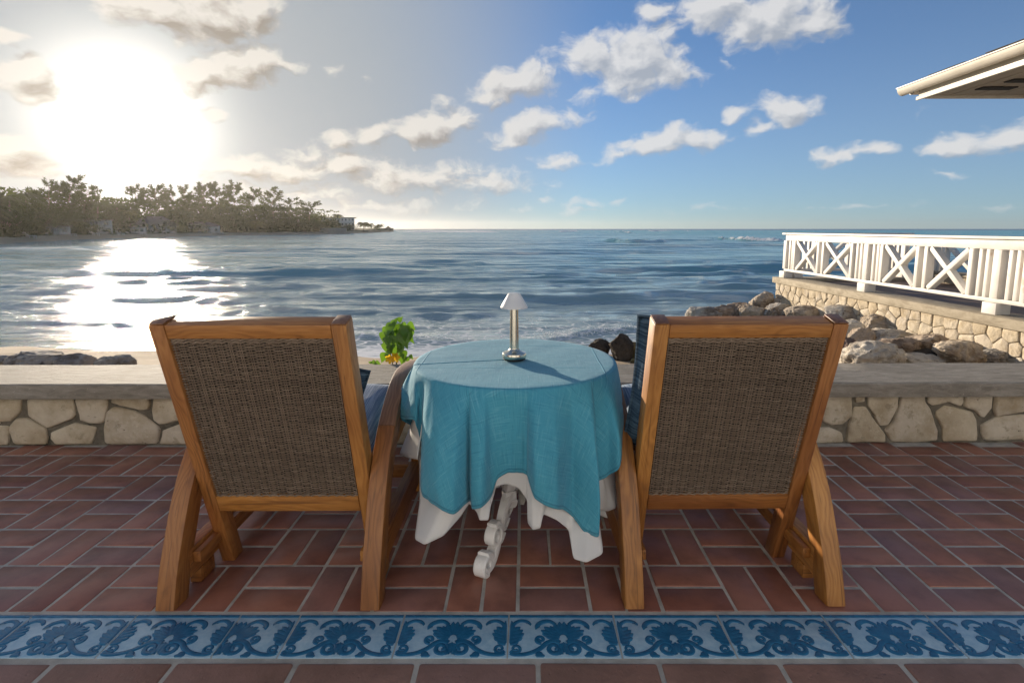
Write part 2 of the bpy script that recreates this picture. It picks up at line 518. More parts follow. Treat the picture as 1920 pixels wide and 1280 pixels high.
    c = w.mix(w.m('MULTIPLY', w.ss(w.noise(o, 11, 6, .7), .54, .66), .6), c, w.mix(1.0, oc, (1.35, 1.3, 1.22), 'MULTIPLY'))
    pit = w.ss(w.noise(o, 14, 6, .72), .60, .68)
    c = w.mix(w.m('MULTIPLY', pit, .75), c, w.mix(1.0, oc, (.22, .19, .17), 'MULTIPLY'))
    rust = w.m('MULTIPLY', w.ss(w.noise(o, 2.3, 4, .6), .60, .70), .4)
    c = w.mix(rust, c, (.30, .19, .09))
    hh = w.m('SUBTRACT', w.m('ADD', w.noise(o, 7, 9, .7), w.noise(o, 2.0, 3)), w.m('MULTIPLY', pit, .7))
    w.out(w.bsdf(c, .85, w.bump(hh, 1.0, .08), .25))

    m, w = mat('beach_rubble'); M['rubble'] = m
    o = w.pos()
    c = w.ramp(w.noise(o, 5, 8, .7), [(.3, (.05, .042, .033)), (.55, (.17, .145, .115)), (.8, (.36, .31, .25))])
    w.out(w.bsdf(c, .9, w.bump(w.noise(o, 18, 8, .7), .9, .05), .2))

    # sand
    m, w = mat('sand'); M['sand'] = m
    o = w.pos()
    z = w.n('ShaderNodeSeparateXYZ', {0: o}).outputs[2]
    wet = w.ss(w.m('ADD', z, w.m('MULTIPLY', w.noise(o, 1.2, 3), .10)), -1.055, -1.085)
    c = w.mix(w.ss(w.noise(o, 3, 7, .65), .35, .7), (.40, .30, .195), (.30, .22, .14))
    c = w.mix(w.m('MULTIPLY', w.ss(w.noise(o, 60, 4, .7), .6, .7), .4), c, (.16, .11, .07))
    c = w.mix(w.m('MULTIPLY', wet, .85), c, (.15, .105, .065))
    rr = w.m('MULTIPLY_ADD', wet, -.62, .9)
    w.out(w.bsdf(c, rr, w.bump(w.m('ADD', w.noise(o, 9, 6, .65), w.m('MULTIPLY', w.noise(o, 120, 2), .3)), .4, .02), .4))
    m, w = mat('far_sand'); M['far_sand'] = m
    c = w.mix(w.noise(w.pos(), .15, 5), (.42, .33, .22), (.30, .23, .15))
    w.out(w.bsdf(c, .9))
    m, w = mat('scrub_ground'); M['scrub'] = m
    c = w.mix(w.noise(w.pos(), .2, 6), (.05, .06, .022), (.12, .10, .05))
    w.out(w.bsdf(c, .95))

    # sea
    m, w = mat('sea_water'); M['sea'] = m
    o = w.pos()
    s3 = w.n('ShaderNodeSeparateXYZ', {0: o})
    y = s3.outputs[1]
    foam = w.attr('foam', 'Fac')
    far = w.ss(y, 25, 260)
    shal = w.ss(y, 34, 9)
    teal = w.ss(s3.outputs[0], -10, 90)
    deep = w.mix(teal, (.20, .395, .405), (.075, .345, .355))
    c = w.mix(w.m('MULTIPLY', shal, .75), deep, (.36, .41, .40))
    c = w.mix(w.ss(y, 450, 900), c, (.015, .08, .14))
    q = w.vm('ADD', o, w.vm('SCALE', w.n('ShaderNodeTexNoise', {'Vector': o, 'Scale': .8, 'Detail': 3.0}).outputs['Color'], scale=.5))
    f1 = w.noise(w.scale(q, (1, 1.9, 1)), 2.4, 6, .66)
    f2 = w.voro(w.scale(q, (1, 1.8, 1)), 3.2, 'DISTANCE_TO_EDGE')
    lace = w.m('ADD', w.m('MULTIPLY', w.ss(f2, .16, .0), .35), f1)
    fm = w.ss(w.m('ADD', lace, w.m('MULTIPLY', foam, 1.1)), .98, 1.34)
    r1 = w.noise(w.scale(o, (.5, 1.6, 1)), 5.0, 5, .66)
    r2 = w.noise(w.scale(o, (.27, 1.2, 1)), .9, 3, .5)
    r4 = w.noise(w.scale(o, (.30, 1.0, 1)), .13, 3, .55)
    r3 = w.noise(w.scale(o, (.22, 1.0, 1)), .40, 3, .5)
    hh = w.m('ADD', w.m('MULTIPLY', r1, w.ss(y, 55, 8, .25, .7)), w.m('ADD', w.m('ADD', w.m('MULTIPLY', r2, 5.2), w.m('MULTIPLY', r3, 9.5)), w.m('MULTIPLY', r4, w.m('MULTIPLY', far, 24.0))))
    b = w.bump(hh, .8, .085)
    wat = w.bsdf(c, w.m('MULTIPLY_ADD', far, .16, .07), b, .5, **{'IOR': 1.333})
    fo = w.bsdf((.74, .75, .75), .8, w.bump(f1, .5, .05), .2)
    w.out(w.n('ShaderNodeMixShader', {0: fm, 1: wat, 2: fo}).outputs[0])

    # foam spray
    m, w = mat('foam'); M['foam'] = m
    w.out(w.bsdf((.82, .83, .84), .7, None, .3))

    # painted timber of the balustrade
    m, w = mat('white_paint'); M['paint'] = m
    o = w.pos()
    c = w.mix(w.ss(w.noise(o, 4, 6, .65), .4, .75), (.74, .71, .665), (.66, .62, .56))
    rust = w.ss(w.noise(w.scale(o, (1, 1, .5)), 2.4, 5, .6), .68, .74)
    c = w.mix(w.m('MULTIPLY', rust, .5), c, (.42, .22, .09))
    w.out(w.bsdf(c, .5, w.bump(w.noise(w.scale(o, (1, 1, 6)), 16, 4), .12, .004), .4))

    m, w = mat('cream_paint'); M['cream'] = m
    o = w.pos()
    c = w.mix(w.ss(w.noise(o, 2.5, 6, .65), .4, .75), (.60, .56, .485), (.52, .475, .40))
    w.out(w.bsdf(c, .45, None, .45))
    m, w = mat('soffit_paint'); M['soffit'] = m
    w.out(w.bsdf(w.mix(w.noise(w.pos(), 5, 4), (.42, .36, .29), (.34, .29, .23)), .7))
    m, w = mat('dark_opening'); M['vent'] = m
    w.out(w.bsdf((.02, .018, .016), .8))
    m, w = mat('asphalt_shingle'); M['shingle'] = m
    c = w.mix(w.rnd(), (.045, .045, .05), (.08, .075, .075))
    w.out(w.bsdf(c, .95, w.bump(w.noise(w.pos(), 120, 3), .5, .004)))
    m, w = mat('deck_tile'); M['deck'] = m
    c = w.mix(w.noise(w.pos(), 3, 5), (.085, .050, .036), (.14, .085, .06))
    w.out(w.bsdf(c, .6, w.bump(w.noise(w.pos(), 30, 4), .3, .005)))

    # far shore
    m, w = mat('far_foliage'); M['foliage'] = m
    oc = w.n('ShaderNodeObjectInfo').outputs['Color']
    f = w.noise(w.obj(), .9, 4, .6)
    c = w.mix(w.ss(f, .35, .7), oc, w.mix(1.0, oc, (.55, .6, .5), 'MULTIPLY'))
    d = w.bsdf(c, .7, None, .25)
    tr = w.n('ShaderNodeBsdfTranslucent', {'Color': w.mix(1.0, oc, (1.4, 1.55, .5), 'MULTIPLY')}).outputs[0]
    w.out(w.n('ShaderNodeMixShader', {0: .45, 1: d, 2: tr}).outputs[0])
    m, w = mat('bark'); M['bark'] = m
    w.out(w.bsdf(w.mix(w.noise(w.obj(), 3, 4), (.10, .07, .045), (.18, .13, .09)), .9))
    m, w = mat('far_white_wall'); M['house'] = m
    w.out(w.bsdf(w.mix(w.noise(w.pos(), .8, 4), (.72, .68, .63), (.62, .58, .53)), .8))
    m, w = mat('bounce_wall_paint'); M['bounce_wall'] = m  # bluish white, to cool the sunlight bounced by the added front
    w.out(w.bsdf(w.mix(w.noise(w.pos(), .8, 4), (.74, .78, .84), (.66, .70, .76)), .8))
    m, w = mat('far_roof'); M['house_roof'] = m
    w.out(w.bsdf(w.mix(w.noise(w.pos(), 1.2, 4), (.13, .10, .085), (.2, .15, .12)), .85))
    m, w = mat('tiled_roof'); M['red_roof'] = m
    w.out(w.bsdf((.34, .20, .09), .8))
    m, w = mat('window_glass'); M['glass'] = m
    w.out(w.bsdf((.03, .035, .04), .12, None, .6))
    m, w = mat('thatch'); M['thatch'] = m
    w.out(w.bsdf((.10, .075, .045), .95))


build_mats()
# ---------------------------------------------------------------- mesh tools
class MB:
    """collects shapes of one part and links them as one mesh"""

    def __init__(self):
        self.v, self.f, self.g, self.k = [], [], [], 0

    def add(self, verts, faces, grain=None, off=None):
        b = len(self.v)
        self.v += [tuple(p) for p in verts]
        if grain is None:
            grain = verts
        o = off if off is not None else Vector((random.uniform(0, 40), random.uniform(0, 4), random.uniform(0, 4)))
        self.g += [(p[0] + o[0], p[1] + o[1], p[2] + o[2]) for p in grain]
        self.f += [tuple(i + b for i in f) for f in faces]

    def beam(self, p0, p1, w, h, side=(1, 0, 0), bev=.003, off=None):
        """bar from p0 to p1; w is its size along 'side', h across"""
        p0, p1 = Vector(p0), Vector(p1)
        ax = (p1 - p0)
        L = ax.length
        ax.normalize()
        s = Vector(side)
        s = (s - ax * s.dot(ax)).normalized()
        u = ax.cross(s)
        vs, fs = bevel_box(L, w, h, bev)
        mid = (p0 + p1) / 2
        self.add([mid + ax * x + s * y + u * z for x, y, z in vs], fs, vs, off)

    def box(self, c, size, bev=.003, rotz=0.0, grain_axis=0):
        vs, fs = bevel_box(size[0], size[1], size[2], bev)
        cz, sz = math.cos(rotz), math.sin(rotz)
        self.add([(c[0] + x * cz - y * sz, c[1] + x * sz + y * cz, c[2] + z) for x, y, z in vs], fs, vs)

    def lathe(self, prof, n=32, c=(0, 0, 0)):
        vs, fs = [], []
        for r, z in prof:
            for i in range(n):
                a = 2 * math.pi * i / n
                vs.append((c[0] + r * math.cos(a), c[1] + r * math.sin(a), c[2] + z))
        for j in range(len(prof) - 1):
            for i in range(n):
                fs.append((j * n + i, j * n + (i + 1) % n, (j + 1) * n + (i + 1) % n, (j + 1) * n + i))
        fs.append(tuple(range(n))[::-1])
        fs.append(tuple((len(prof) - 1) * n + i for i in range(n)))
        self.add(vs, fs)

    def tube(self, pts, rad, n=6, cap=True):
        pts = [Vector(p) for p in pts]
        rads = rad if isinstance(rad, (list, tuple)) else [rad] * len(pts)
        vs, fs = [], []
        up = Vector((0, 0, 1))
        for i, p in enumerate(pts):
            t = (pts[min(i + 1, len(pts) - 1)] - pts[max(i - 1, 0)]).normalized()
            a = t.cross(up)
            if a.length < .05:
                a = t.cross(Vector((1, 0, 0)))
            a.normalize()
            b = a.cross(t)
            for k in range(n):
                q = 2 * math.pi * k / n
                vs.append(p + (a * math.cos(q) + b * math.sin(q)) * rads[i])
        for i in range(len(pts) - 1):
            for k in range(n):
                fs.append((i * n + k, i * n + (k + 1) % n, (i + 1) * n + (k + 1) % n, (i + 1) * n + k))
        if cap:
            fs.append(tuple(range(n))[::-1])
            fs.append(tuple((len(pts) - 1) * n + k for k in range(n)))
        self.add(vs, fs)

    def mesh(self, name, m=None, smooth=True, angle=35):
        me = bpy.data.meshes.new(name)
        me.from_pydata(self.v, [], self.f)
        at = me.attributes.new('grain', 'FLOAT_VECTOR', 'POINT')
        at.data.foreach_set('vector', np.array(self.g, dtype=np.float32).ravel())
        if m:
            me.materials.append(m)
        if smooth:
            me.shade_smooth()
            me.set_sharp_from_angle(angle=R(angle))
        return me

    def build(self, name, m, parent=None, **kw):
        return obj(name, self.mesh(name, m, **kw), parent)


_bb = {}


def bevel_box(L, w, h, bev):
    key = (round(L, 4), round(w, 4), round(h, 4), bev)
    if key not in _bb:
        bm = bmesh.new()
        bmesh.ops.create_cube(bm, size=1)
        for v in bm.verts:
            v.co = (v.co.x * L, v.co.y * w, v.co.z * h)
        if bev > 0:
            bmesh.ops.bevel(bm, geom=bm.edges[:], offset=min(bev, .45 * min(L, w, h)), segments=2, profile=.5, affect='EDGES')
        bm.verts.index_update()
        _bb[key] = ([v.co.copy() for v in bm.verts], [tuple(v.index for v in f.verts) for f in bm.faces])
        bm.free()
    return _bb[key]


def obj(name, me, parent=None, loc=None):
    o = bpy.data.objects.new(name, me)
    col.objects.link(o)
    if parent is not None:
        o.parent = parent
    if loc is not None:
        o.location = loc
    return o


def tag(o, label=None, cat=None, group=None, kind=None):
    for k, v in (('label', label), ('category', cat), ('group', group), ('kind', kind)):
        if v:
            o[k] = v
    return o


def thing(name, label, cat, loc=(0, 0, 0), rotz=0.0, group=None):
    o = obj(name, None, None, loc)
    o.rotation_euler = (0, 0, rotz)
    return tag(o, label, cat, group)


def np_mesh(name, V, F, m=None, smooth=True):
    me = bpy.data.meshes.new(name)
    V = np.asarray(V, dtype=np.float32)
    F = np.asarray(F, dtype=np.int32)
    me.vertices.add(len(V))
    me.vertices.foreach_set('co', V.ravel())
    k = F.shape[1]
    me.loops.add(F.size)
    me.loops.foreach_set('vertex_index', F.ravel())
    me.polygons.add(len(F))
    me.polygons.foreach_set('loop_start', np.arange(0, F.size, k, dtype=np.int32))
    me.update(calc_edges=True)
    me.validate()
    if m:
        me.materials.append(m)
    if smooth:
        me.shade_smooth()
    return me


def grid_faces(ny, nx):
    i = np.arange(ny - 1)[:, None] * nx + np.arange(nx - 1)[None, :]
    return np.stack([i, i + 1, i + nx + 1, i + nx], -1).reshape(-1, 4)


def smooth_pts(pts, n=6, closed=False):
    """Catmull-Rom through the points"""
    P = [np.array(p, float) for p in pts]
    out = []
    N = len(P)
    for i in range(N if closed else N - 1):
        g = (lambda k: P[k % N]) if closed else (lambda k: P[min(max(k, 0), N - 1)])
        a, b, c, d = g(i - 1), g(i), g(i + 1), g(i + 2)
        for k in range(n):
            t = k / n
            out.append(.5 * ((2 * b) + (-a + c) * t + (2 * a - 5 * b + 4 * c - d) * t * t + (-a + 3 * b - 3 * c + d) * t ** 3))
    if not closed:
        out.append(P[-1])
    return out


def clip_poly(poly, n, c):          # keep the side where p.n <= c
    out = []
    for i in range(len(poly)):
        a, b = poly[i], poly[(i + 1) % len(poly)]
        da, db = a[0] * n[0] + a[1] * n[1] - c, b[0] * n[0] + b[1] * n[1] - c
        if da <= 0:
            out.append(a)
        if da * db < 0:
            t = da / (da - db)
            out.append((a[0] + (b[0] - a[0]) * t, a[1] + (b[1] - a[1]) * t))
    return out


def voronoi(pts, x0, x1, y0, y1):
    cells = []
    for i, p in enumerate(pts):
        c = [(x0, y0), (x1, y0), (x1, y1), (x0, y1)]
        for j, q in enumerate(pts):
            if i == j or abs(p[0] - q[0]) > 1.5:
                continue
            n = (q[0] - p[0], q[1] - p[1])
            m = ((p[0] + q[0]) / 2, (p[1] + q[1]) / 2)
            c = clip_poly(c, n, n[0] * m[0] + n[1] * m[1])
            if len(c) < 3:
                break
        cells.append(c)
    return cells


def stone_mesh(name, poly, m, gap=.012, bulge=.02, depth=.06, seed=0, noise_amp=.006):
    """a rounded rubble stone: poly is its outline (u, v); the face looks along -w. Vertices are (u, -out, v)."""
    P = [np.array(p, float) for p in poly]
    c = sum(P) / len(P)
    # round the corners
    Q = []
    N = len(P)
    for i in range(N):
        a, b, d = P[i - 1], P[i], P[(i + 1) % N]
        Q += [b + (a - b) * .15, b + (a - b) * .035 + (d - b) * .035, b + (d - b) * .15]
    Q = [np.array(q) for q in Q]
    rad = np.mean([np.linalg.norm(q - c) for q in Q])
    rr = random.Random(seed)
    V, F = [], []
    n = len(Q)
    rings = [(0.0, -depth), (0.0, bulge * .35), (.045 / 1, bulge * .75), (.16, bulge), (.5, bulge * 1.25)]
    for k, (ins, o) in enumerate(rings):
        for q in Q:
            d = np.linalg.norm(q - c)
            p = c + (q - c) * max(.1, (1 - gap / max(d, .02)) * (1 - ins))
            e = mnoise.noise(Vector((p[0] * 9 + seed, p[1] * 9, k * .2))) * noise_amp * (1.6 if k > 1 else .4)
            e += mnoise.noise(Vector((p[0] * 28 + seed, p[1] * 28, 3))) * noise_amp * .7 * (k > 1)
            jx = mnoise.noise(Vector((p[0] * 22, p[1] * 22, seed + 5.))) * noise_amp
            V.append((p[0] + jx, -(o + e), p[1] + jx * .6))
    V.append((c[0], -(bulge * 1.3 + rr.uniform(-.5, .5) * noise_amp), c[1]))
    for k in range(len(rings) - 1):
        for i in range(n):
            F.append((k * n + i, k * n + (i + 1) % n, (k + 1) * n + (i + 1) % n, (k + 1) * n + i))
    top = (len(rings) - 1) * n
    for i in range(n):
        F.append((top + i, top + (i + 1) % n, len(V) - 1))
    me = bpy.data.meshes.new(name)
    me.from_pydata(V, [], F)
    me.materials.append(m)
    me.shade_smooth()
    return me
# ---------------------------------------------------------------- terrace floor
MOD = .213
X_LAT, Y_LAT = -.0229, 1.302
JT = .0102


def in_frame(x, y, z=0.0, mx=.0):
    d = Vector((x, y - CAM_Y, z - CAM_H))
    zc = d.y * CP - d.z * SP
    if zc < .2:
        return False
    px = PX0 + F_PX * d.x / zc
    return -mx < px < 1920 + mx


def brick_mesh(lx, ly, seed):
    vs, fs = bevel_box(lx, ly, .02, .0022)
    mb = MB()
    mb.add([(x, y, z - .01) for x, y, z in vs], fs)
    return mb.mesh('brick', M['brick'], angle=50)


def build_terrace():
    # bedding and grout, its top 2 mm under the tile faces
    mb = MB()
    mb.add([(-6, -1.5, -.0024), (6, -1.5, -.0024), (6, 2.62, -.0024), (-6, 2.62, -.0024), (-6, -1.5, -.3), (6, -1.5, -.3), (6, 2.62, -.3), (-6, 2.62, -.3)],
           [(0, 1, 2, 3), (7, 6, 5, 4), (0, 4, 5, 1), (1, 5, 6, 2), (2, 6, 7, 3), (3, 7, 4, 0)])
    fl = mb.build('terrace_floor', M['grout'], smooth=False)
    tag(fl, kind='structure')
    L, W = MOD - JT, (MOD - 2 * JT) / 2
    mH, mV = brick_mesh(L, W, 0), brick_mesh(W, L, 1)
    rest = MB()
    for r in range(0, 6):
        for c in range(-22, 22):
            x0, y0 = X_LAT + c * MOD, Y_LAT + r * MOD
            vert = (r + c) % 2 != 0
            for k in range(2):
                if vert:
                    cx, cyy, me = x0 + JT / 2 + W / 2 + k * (W + JT), y0 + MOD / 2, mV
                    lx, ly = W, L
                else:
                    cx, cyy, me = x0 + MOD / 2, y0 + JT / 2 + W / 2 + k * (W + JT), mH
                    lx, ly = L, W
                if cyy > 2.52:
                    continue
                cx += random.uniform(-.0012, .0012)
                cyy += random.uniform(-.0012, .0012)
                z = random.uniform(-.0012, .0004)
                seen = in_frame(cx, cyy, 0, 70)
                if seen:
                    b = obj('brick', me, fl, (cx, cyy, z))
                    b.rotation_euler = (random.uniform(-.006, .006), random.uniform(-.006, .006), random.uniform(-.009, .009))
                else:
                    vs, fs = bevel_box(lx, ly, .02, .0022)
                    rest.add([(x + cx, y + cyy, zz - .01 + z) for x, y, zz in vs], fs)
    tag(rest.build('outlying_bricks', M['brick'], fl), kind='stuff')

    # blue border tiles: pale ground with the scroll pattern standing proud
    TW, TH = .2965, .1545
    yc = (1.2945 + 1.137) / 2
    vs, fs = bevel_box(TW, TH, .02, .0018)
    mb = MB()
    mb.add([(x, y, z - .0105) for x, y, z in vs], fs)
    me_t = mb.mesh('border_tile', M['glaze_pale'], angle=50)
    rel = relief_mesh(TW, TH)
    edges = []
    x = -.0471
    for i in range(12):
        edges.append((x + i * .3, 1.0))
    # to the left: two whole tiles, one cut tile, then whole ones
    cutw = .168
    lefts = [(-.0471 - .3, 1.0), (-.0471 - .6, 1.0), (-.0471 - .6 - cutw - .003, cutw / .2965)]
    for i in range(1, 10):
        lefts.append((lefts[2][0] - .3 * i, 1.0))
    for x0, fr in edges + lefts:
        if not in_frame(x0 + .15, yc, 0, 1300):
            continue
        if fr == 1.0:
            t = obj('border_tile', me_t, fl, (x0 + .15, yc, random.uniform(-.0006, .0004)))
            t.rotation_euler = (0, 0, random.uniform(-.003, .003))
            obj('scroll_relief', rel, t)
        else:
            bm = bmesh.new()
            bm.from_mesh(rel)
            cutx = TW / 2 - TW * fr
            bmesh.ops.bisect_plane(bm, geom=bm.verts[:] + bm.edges[:] + bm.faces[:], plane_co=(cutx, 0, 0), plane_no=(-1, 0, 0), clear_outer=True)
            me2 = bpy.data.meshes.new('cut_relief')
            bm.to_mesh(me2)
            bm.free()
            me2.materials.append(M['glaze_deep'])
            me2.shade_smooth()
            vs2, fs2 = bevel_box(cutw, TH, .02, .0018)
            mb = MB()
            mb.add([(x, y, z - .0105) for x, y, z in vs2], fs2)
            t = obj('border_tile', mb.mesh('cut_tile', M['glaze_pale']), fl, (x0 + cutw / 2 + .002, yc, 0))
            t['label'] = 'narrow cut border tile with a partial scroll pattern'
            o2 = obj('scroll_relief', me2, t, (-(cutx + TW / 2) / 2, 0, 0))
    # rough terracotta pavers in front of the border
    pw, pd = .3097, .33
    for r in range(0, 2):
        for c in range(-11, 11):
            x0 = .032 + c * pw
            y0 = 1.1265 - pd * (r + 1)
            bm = bmesh.new()
            bmesh.ops.create_cube(bm, size=1)
            for v in bm.verts:
                v.co = (v.co.x * (pw - .011), v.co.y * (pd - .011), v.co.z * .026 - .013)
            bmesh.ops.bevel(bm, geom=bm.edges[:], offset=.007, segments=3, profile=.5, affect='EDGES')
            me = bpy.data.meshes.new('paving_tile')
            bm.to_mesh(me)
            bm.free()
            me.materials.append(M['paver'])
            me.shade_smooth()
            t = obj('paving_tile', me, fl, (x0 + pw / 2 + random.uniform(-.002, .002), y0 + pd / 2, random.uniform(.0, .003)))
            t.rotation_euler = (random.uniform(-.006, .006), random.uniform(-.006, .006), random.uniform(-.006, .006))


def relief_mesh(TW, TH):
    """acanthus and scroll pattern of one border tile, as low rounded strokes"""
    V, F = [], []
    s = TW

    def stroke(pts, wid, hgt=.0016, n=7):
        P = [np.array(p, float) for p in pts]
        b = len(V)
        K = len(P)
        hgt = hgt * random.uniform(.92, 1.08)
        for i, p in enumerate(P):
            t = P[min(i + 1, K - 1)] - P[max(i - 1, 0)]
            t = t / (np.linalg.norm(t) + 1e-9)
            nn = np.array((-t[1], t[0]))
            w = (wid(i / (K - 1)) if callable(wid) else wid) * 1.22
            for k, (o, hh) in enumerate(((-1, -.0008), (-.86, .55), (-.45, .95), (0, 1.0), (.45, .95), (.86, .55), (1, -.0008))):
                q = p + nn * o * w / 2
                z = hh * hgt if hh > 0 else -.0008
                V.append(((q[0] - .5) * s, q[1] * s - TH / 2, z))
        for i in range(K - 1):
            for k in range(n - 1):
                F.append((b + i * n + k, b + i * n + k + 1, b + (i + 1) * n + k + 1, b + (i + 1) * n + k))

    def leafw(w):
        return lambda t: 1.34 * w * (math.sin(math.pi * min(1, .12 + t * .80)) ** .6) * (1.0 if t < .97 else .45)

    def leaf(a, b, w, bend=0.0):
        a, b = np.array(a, float), np.array(b, float)
        m = (a + b) / 2 + np.array((-(b - a)[1], (b - a)[0])) * bend
        pts = [(1 - t) ** 2 * a + 2 * t * (1 - t) * m + t * t * b for t in np.linspace(0, 1, 7)]
        stroke(pts, leafw(w))

    def spiral(c, r0, r1, a0, turns, w0, w1, mir=1):
        pts = []
        for t in np.linspace(0, 1, int(14 * abs(turns)) + 4):
            a = a0 + turns * 2 * math.pi * t
            r = r0 + (r1 - r0) * t
            pts.append((c[0] + mir * r * math.cos(a), c[1] + r * math.sin(a)))
        stroke(pts, lambda t: w0 + (w1 - w0) * t)

    H = TH / TW                                  # .521
    for mir in (1, -1):
        f = (lambda p: p) if mir == 1 else (lambda p: (1 - p[0], p[1]))
        L = lambda a, b, w, bend=0: leaf(f(a), f(b), w, bend * mir)
        # palmette
        for ang, ln, wd in ((6, .20, .040), (22, .195, .038), (39, .18, .036), (56, .155, .034), (74, .135, .032)):
            a = R(90 + ang)
            L((.5 + .03 * math.cos(a), .225 + .03 * math.sin(a)), (.5 + ln * math.cos(a), .235 + ln * .92 * math.sin(a)), wd, .06)
        # lateral plume with a curled tip
        stroke([f(p) for p in smooth_pts([(.44, .385), (.39, .425), (.335, .425), (.285, .40), (.262, .362), (.275, .338)], 4)], lambda t: .03 + .014 * math.sin(math.pi * t) + (.014 if t > .85 else 0))
        for a, b, w in (((.45, .30), (.33, .355), .036), ((.44, .275), (.30, .315), .036), ((.44, .25), (.31, .272), .034), ((.45, .225), (.345, .235), .03), ((.46, .21), (.39, .205), .03)):
            L(a, b, w, .12)
        # twin spirals
        spiral((.412 if mir == 1 else .588, .105), .075, .016, R(40), -1.35 if mir == 1 else -1.35, .046, .026, mir)
        # S scroll to the tile edge
        stroke([f(p) for p in smooth_pts([(.47, .165), (.42, .185), (.35, .165), (.29, .105), (.22, .06), (.14, .036), (.055, .034), (.02, .05)], 5)], lambda t: .048 - .016 * t)
        spiral((.066 if mir == 1 else .934, .098), .052, .012, R(-150), 1.35, .03, .018, mir)
        # volute on the shoulder
        spiral((.292 if mir == 1 else .708, .205), .046, .010, R(-80), -1.3, .034, .022, mir)
        # standing acanthus against the edge
        for a, b, w in (((.012, .15), (.09, .185), .034), ((.014, .19), (.125, .225), .036), ((.016, .23), (.14, .275), .038), ((.016, .27), (.13, .318), .036), ((.018, .31), (.105, .355), .034), ((.02, .16), (.022, .43), .034)):
            L(a, b, w, -.10)
        stroke([f(p) for p in smooth_pts([(.022, .35), (.05, .40), (.10, .432), (.155, .428), (.185, .405), (.178, .388)], 4)], lambda t: .034 + (.012 if t > .8 else 0))
        L((.285, .012), (.262, .062), .045)
        L((.25, .016), (.325, .020), .03)
        L((.475, .03), (.455, .10), .032)
    L = leaf
    L((.5, .05), (.5, .17), .034)
    # dark band along the far edge
    stroke([(t, .494) for t in np.linspace(.004, .996, 24)], .030, .0009)
    for t in np.linspace(.08, .92, 8):
        stroke([(t + .028 * math.cos(a), .481 + .022 * math.sin(a)) for a in np.linspace(0, math.pi, 9)], .007, .0016)
    # nothing may stick out past the tile
    Vc = [(min(max(x, -TW / 2 + .0012), TW / 2 - .0012), min(max(y, -TH / 2 + .001), TH / 2 - .001), z) for x, y, z in V]
    me = bpy.data.meshes.new('scroll_relief')
    me.from_pydata(Vc, [], F)
    me.materials.append(M['glaze_deep'])
    me.shade_smooth()
    return me


build_terrace()

# ---------------------------------------------------------------- low sea wall
WALL_Y, WALL_ROT = 2.478, .008
COP_Z0, COP_Z1 = .2726, .349


def zoompoly(pts, ox, oy, sc, fun):
    return [fun(ox + x / sc, oy + y / sc) for x, y in pts]


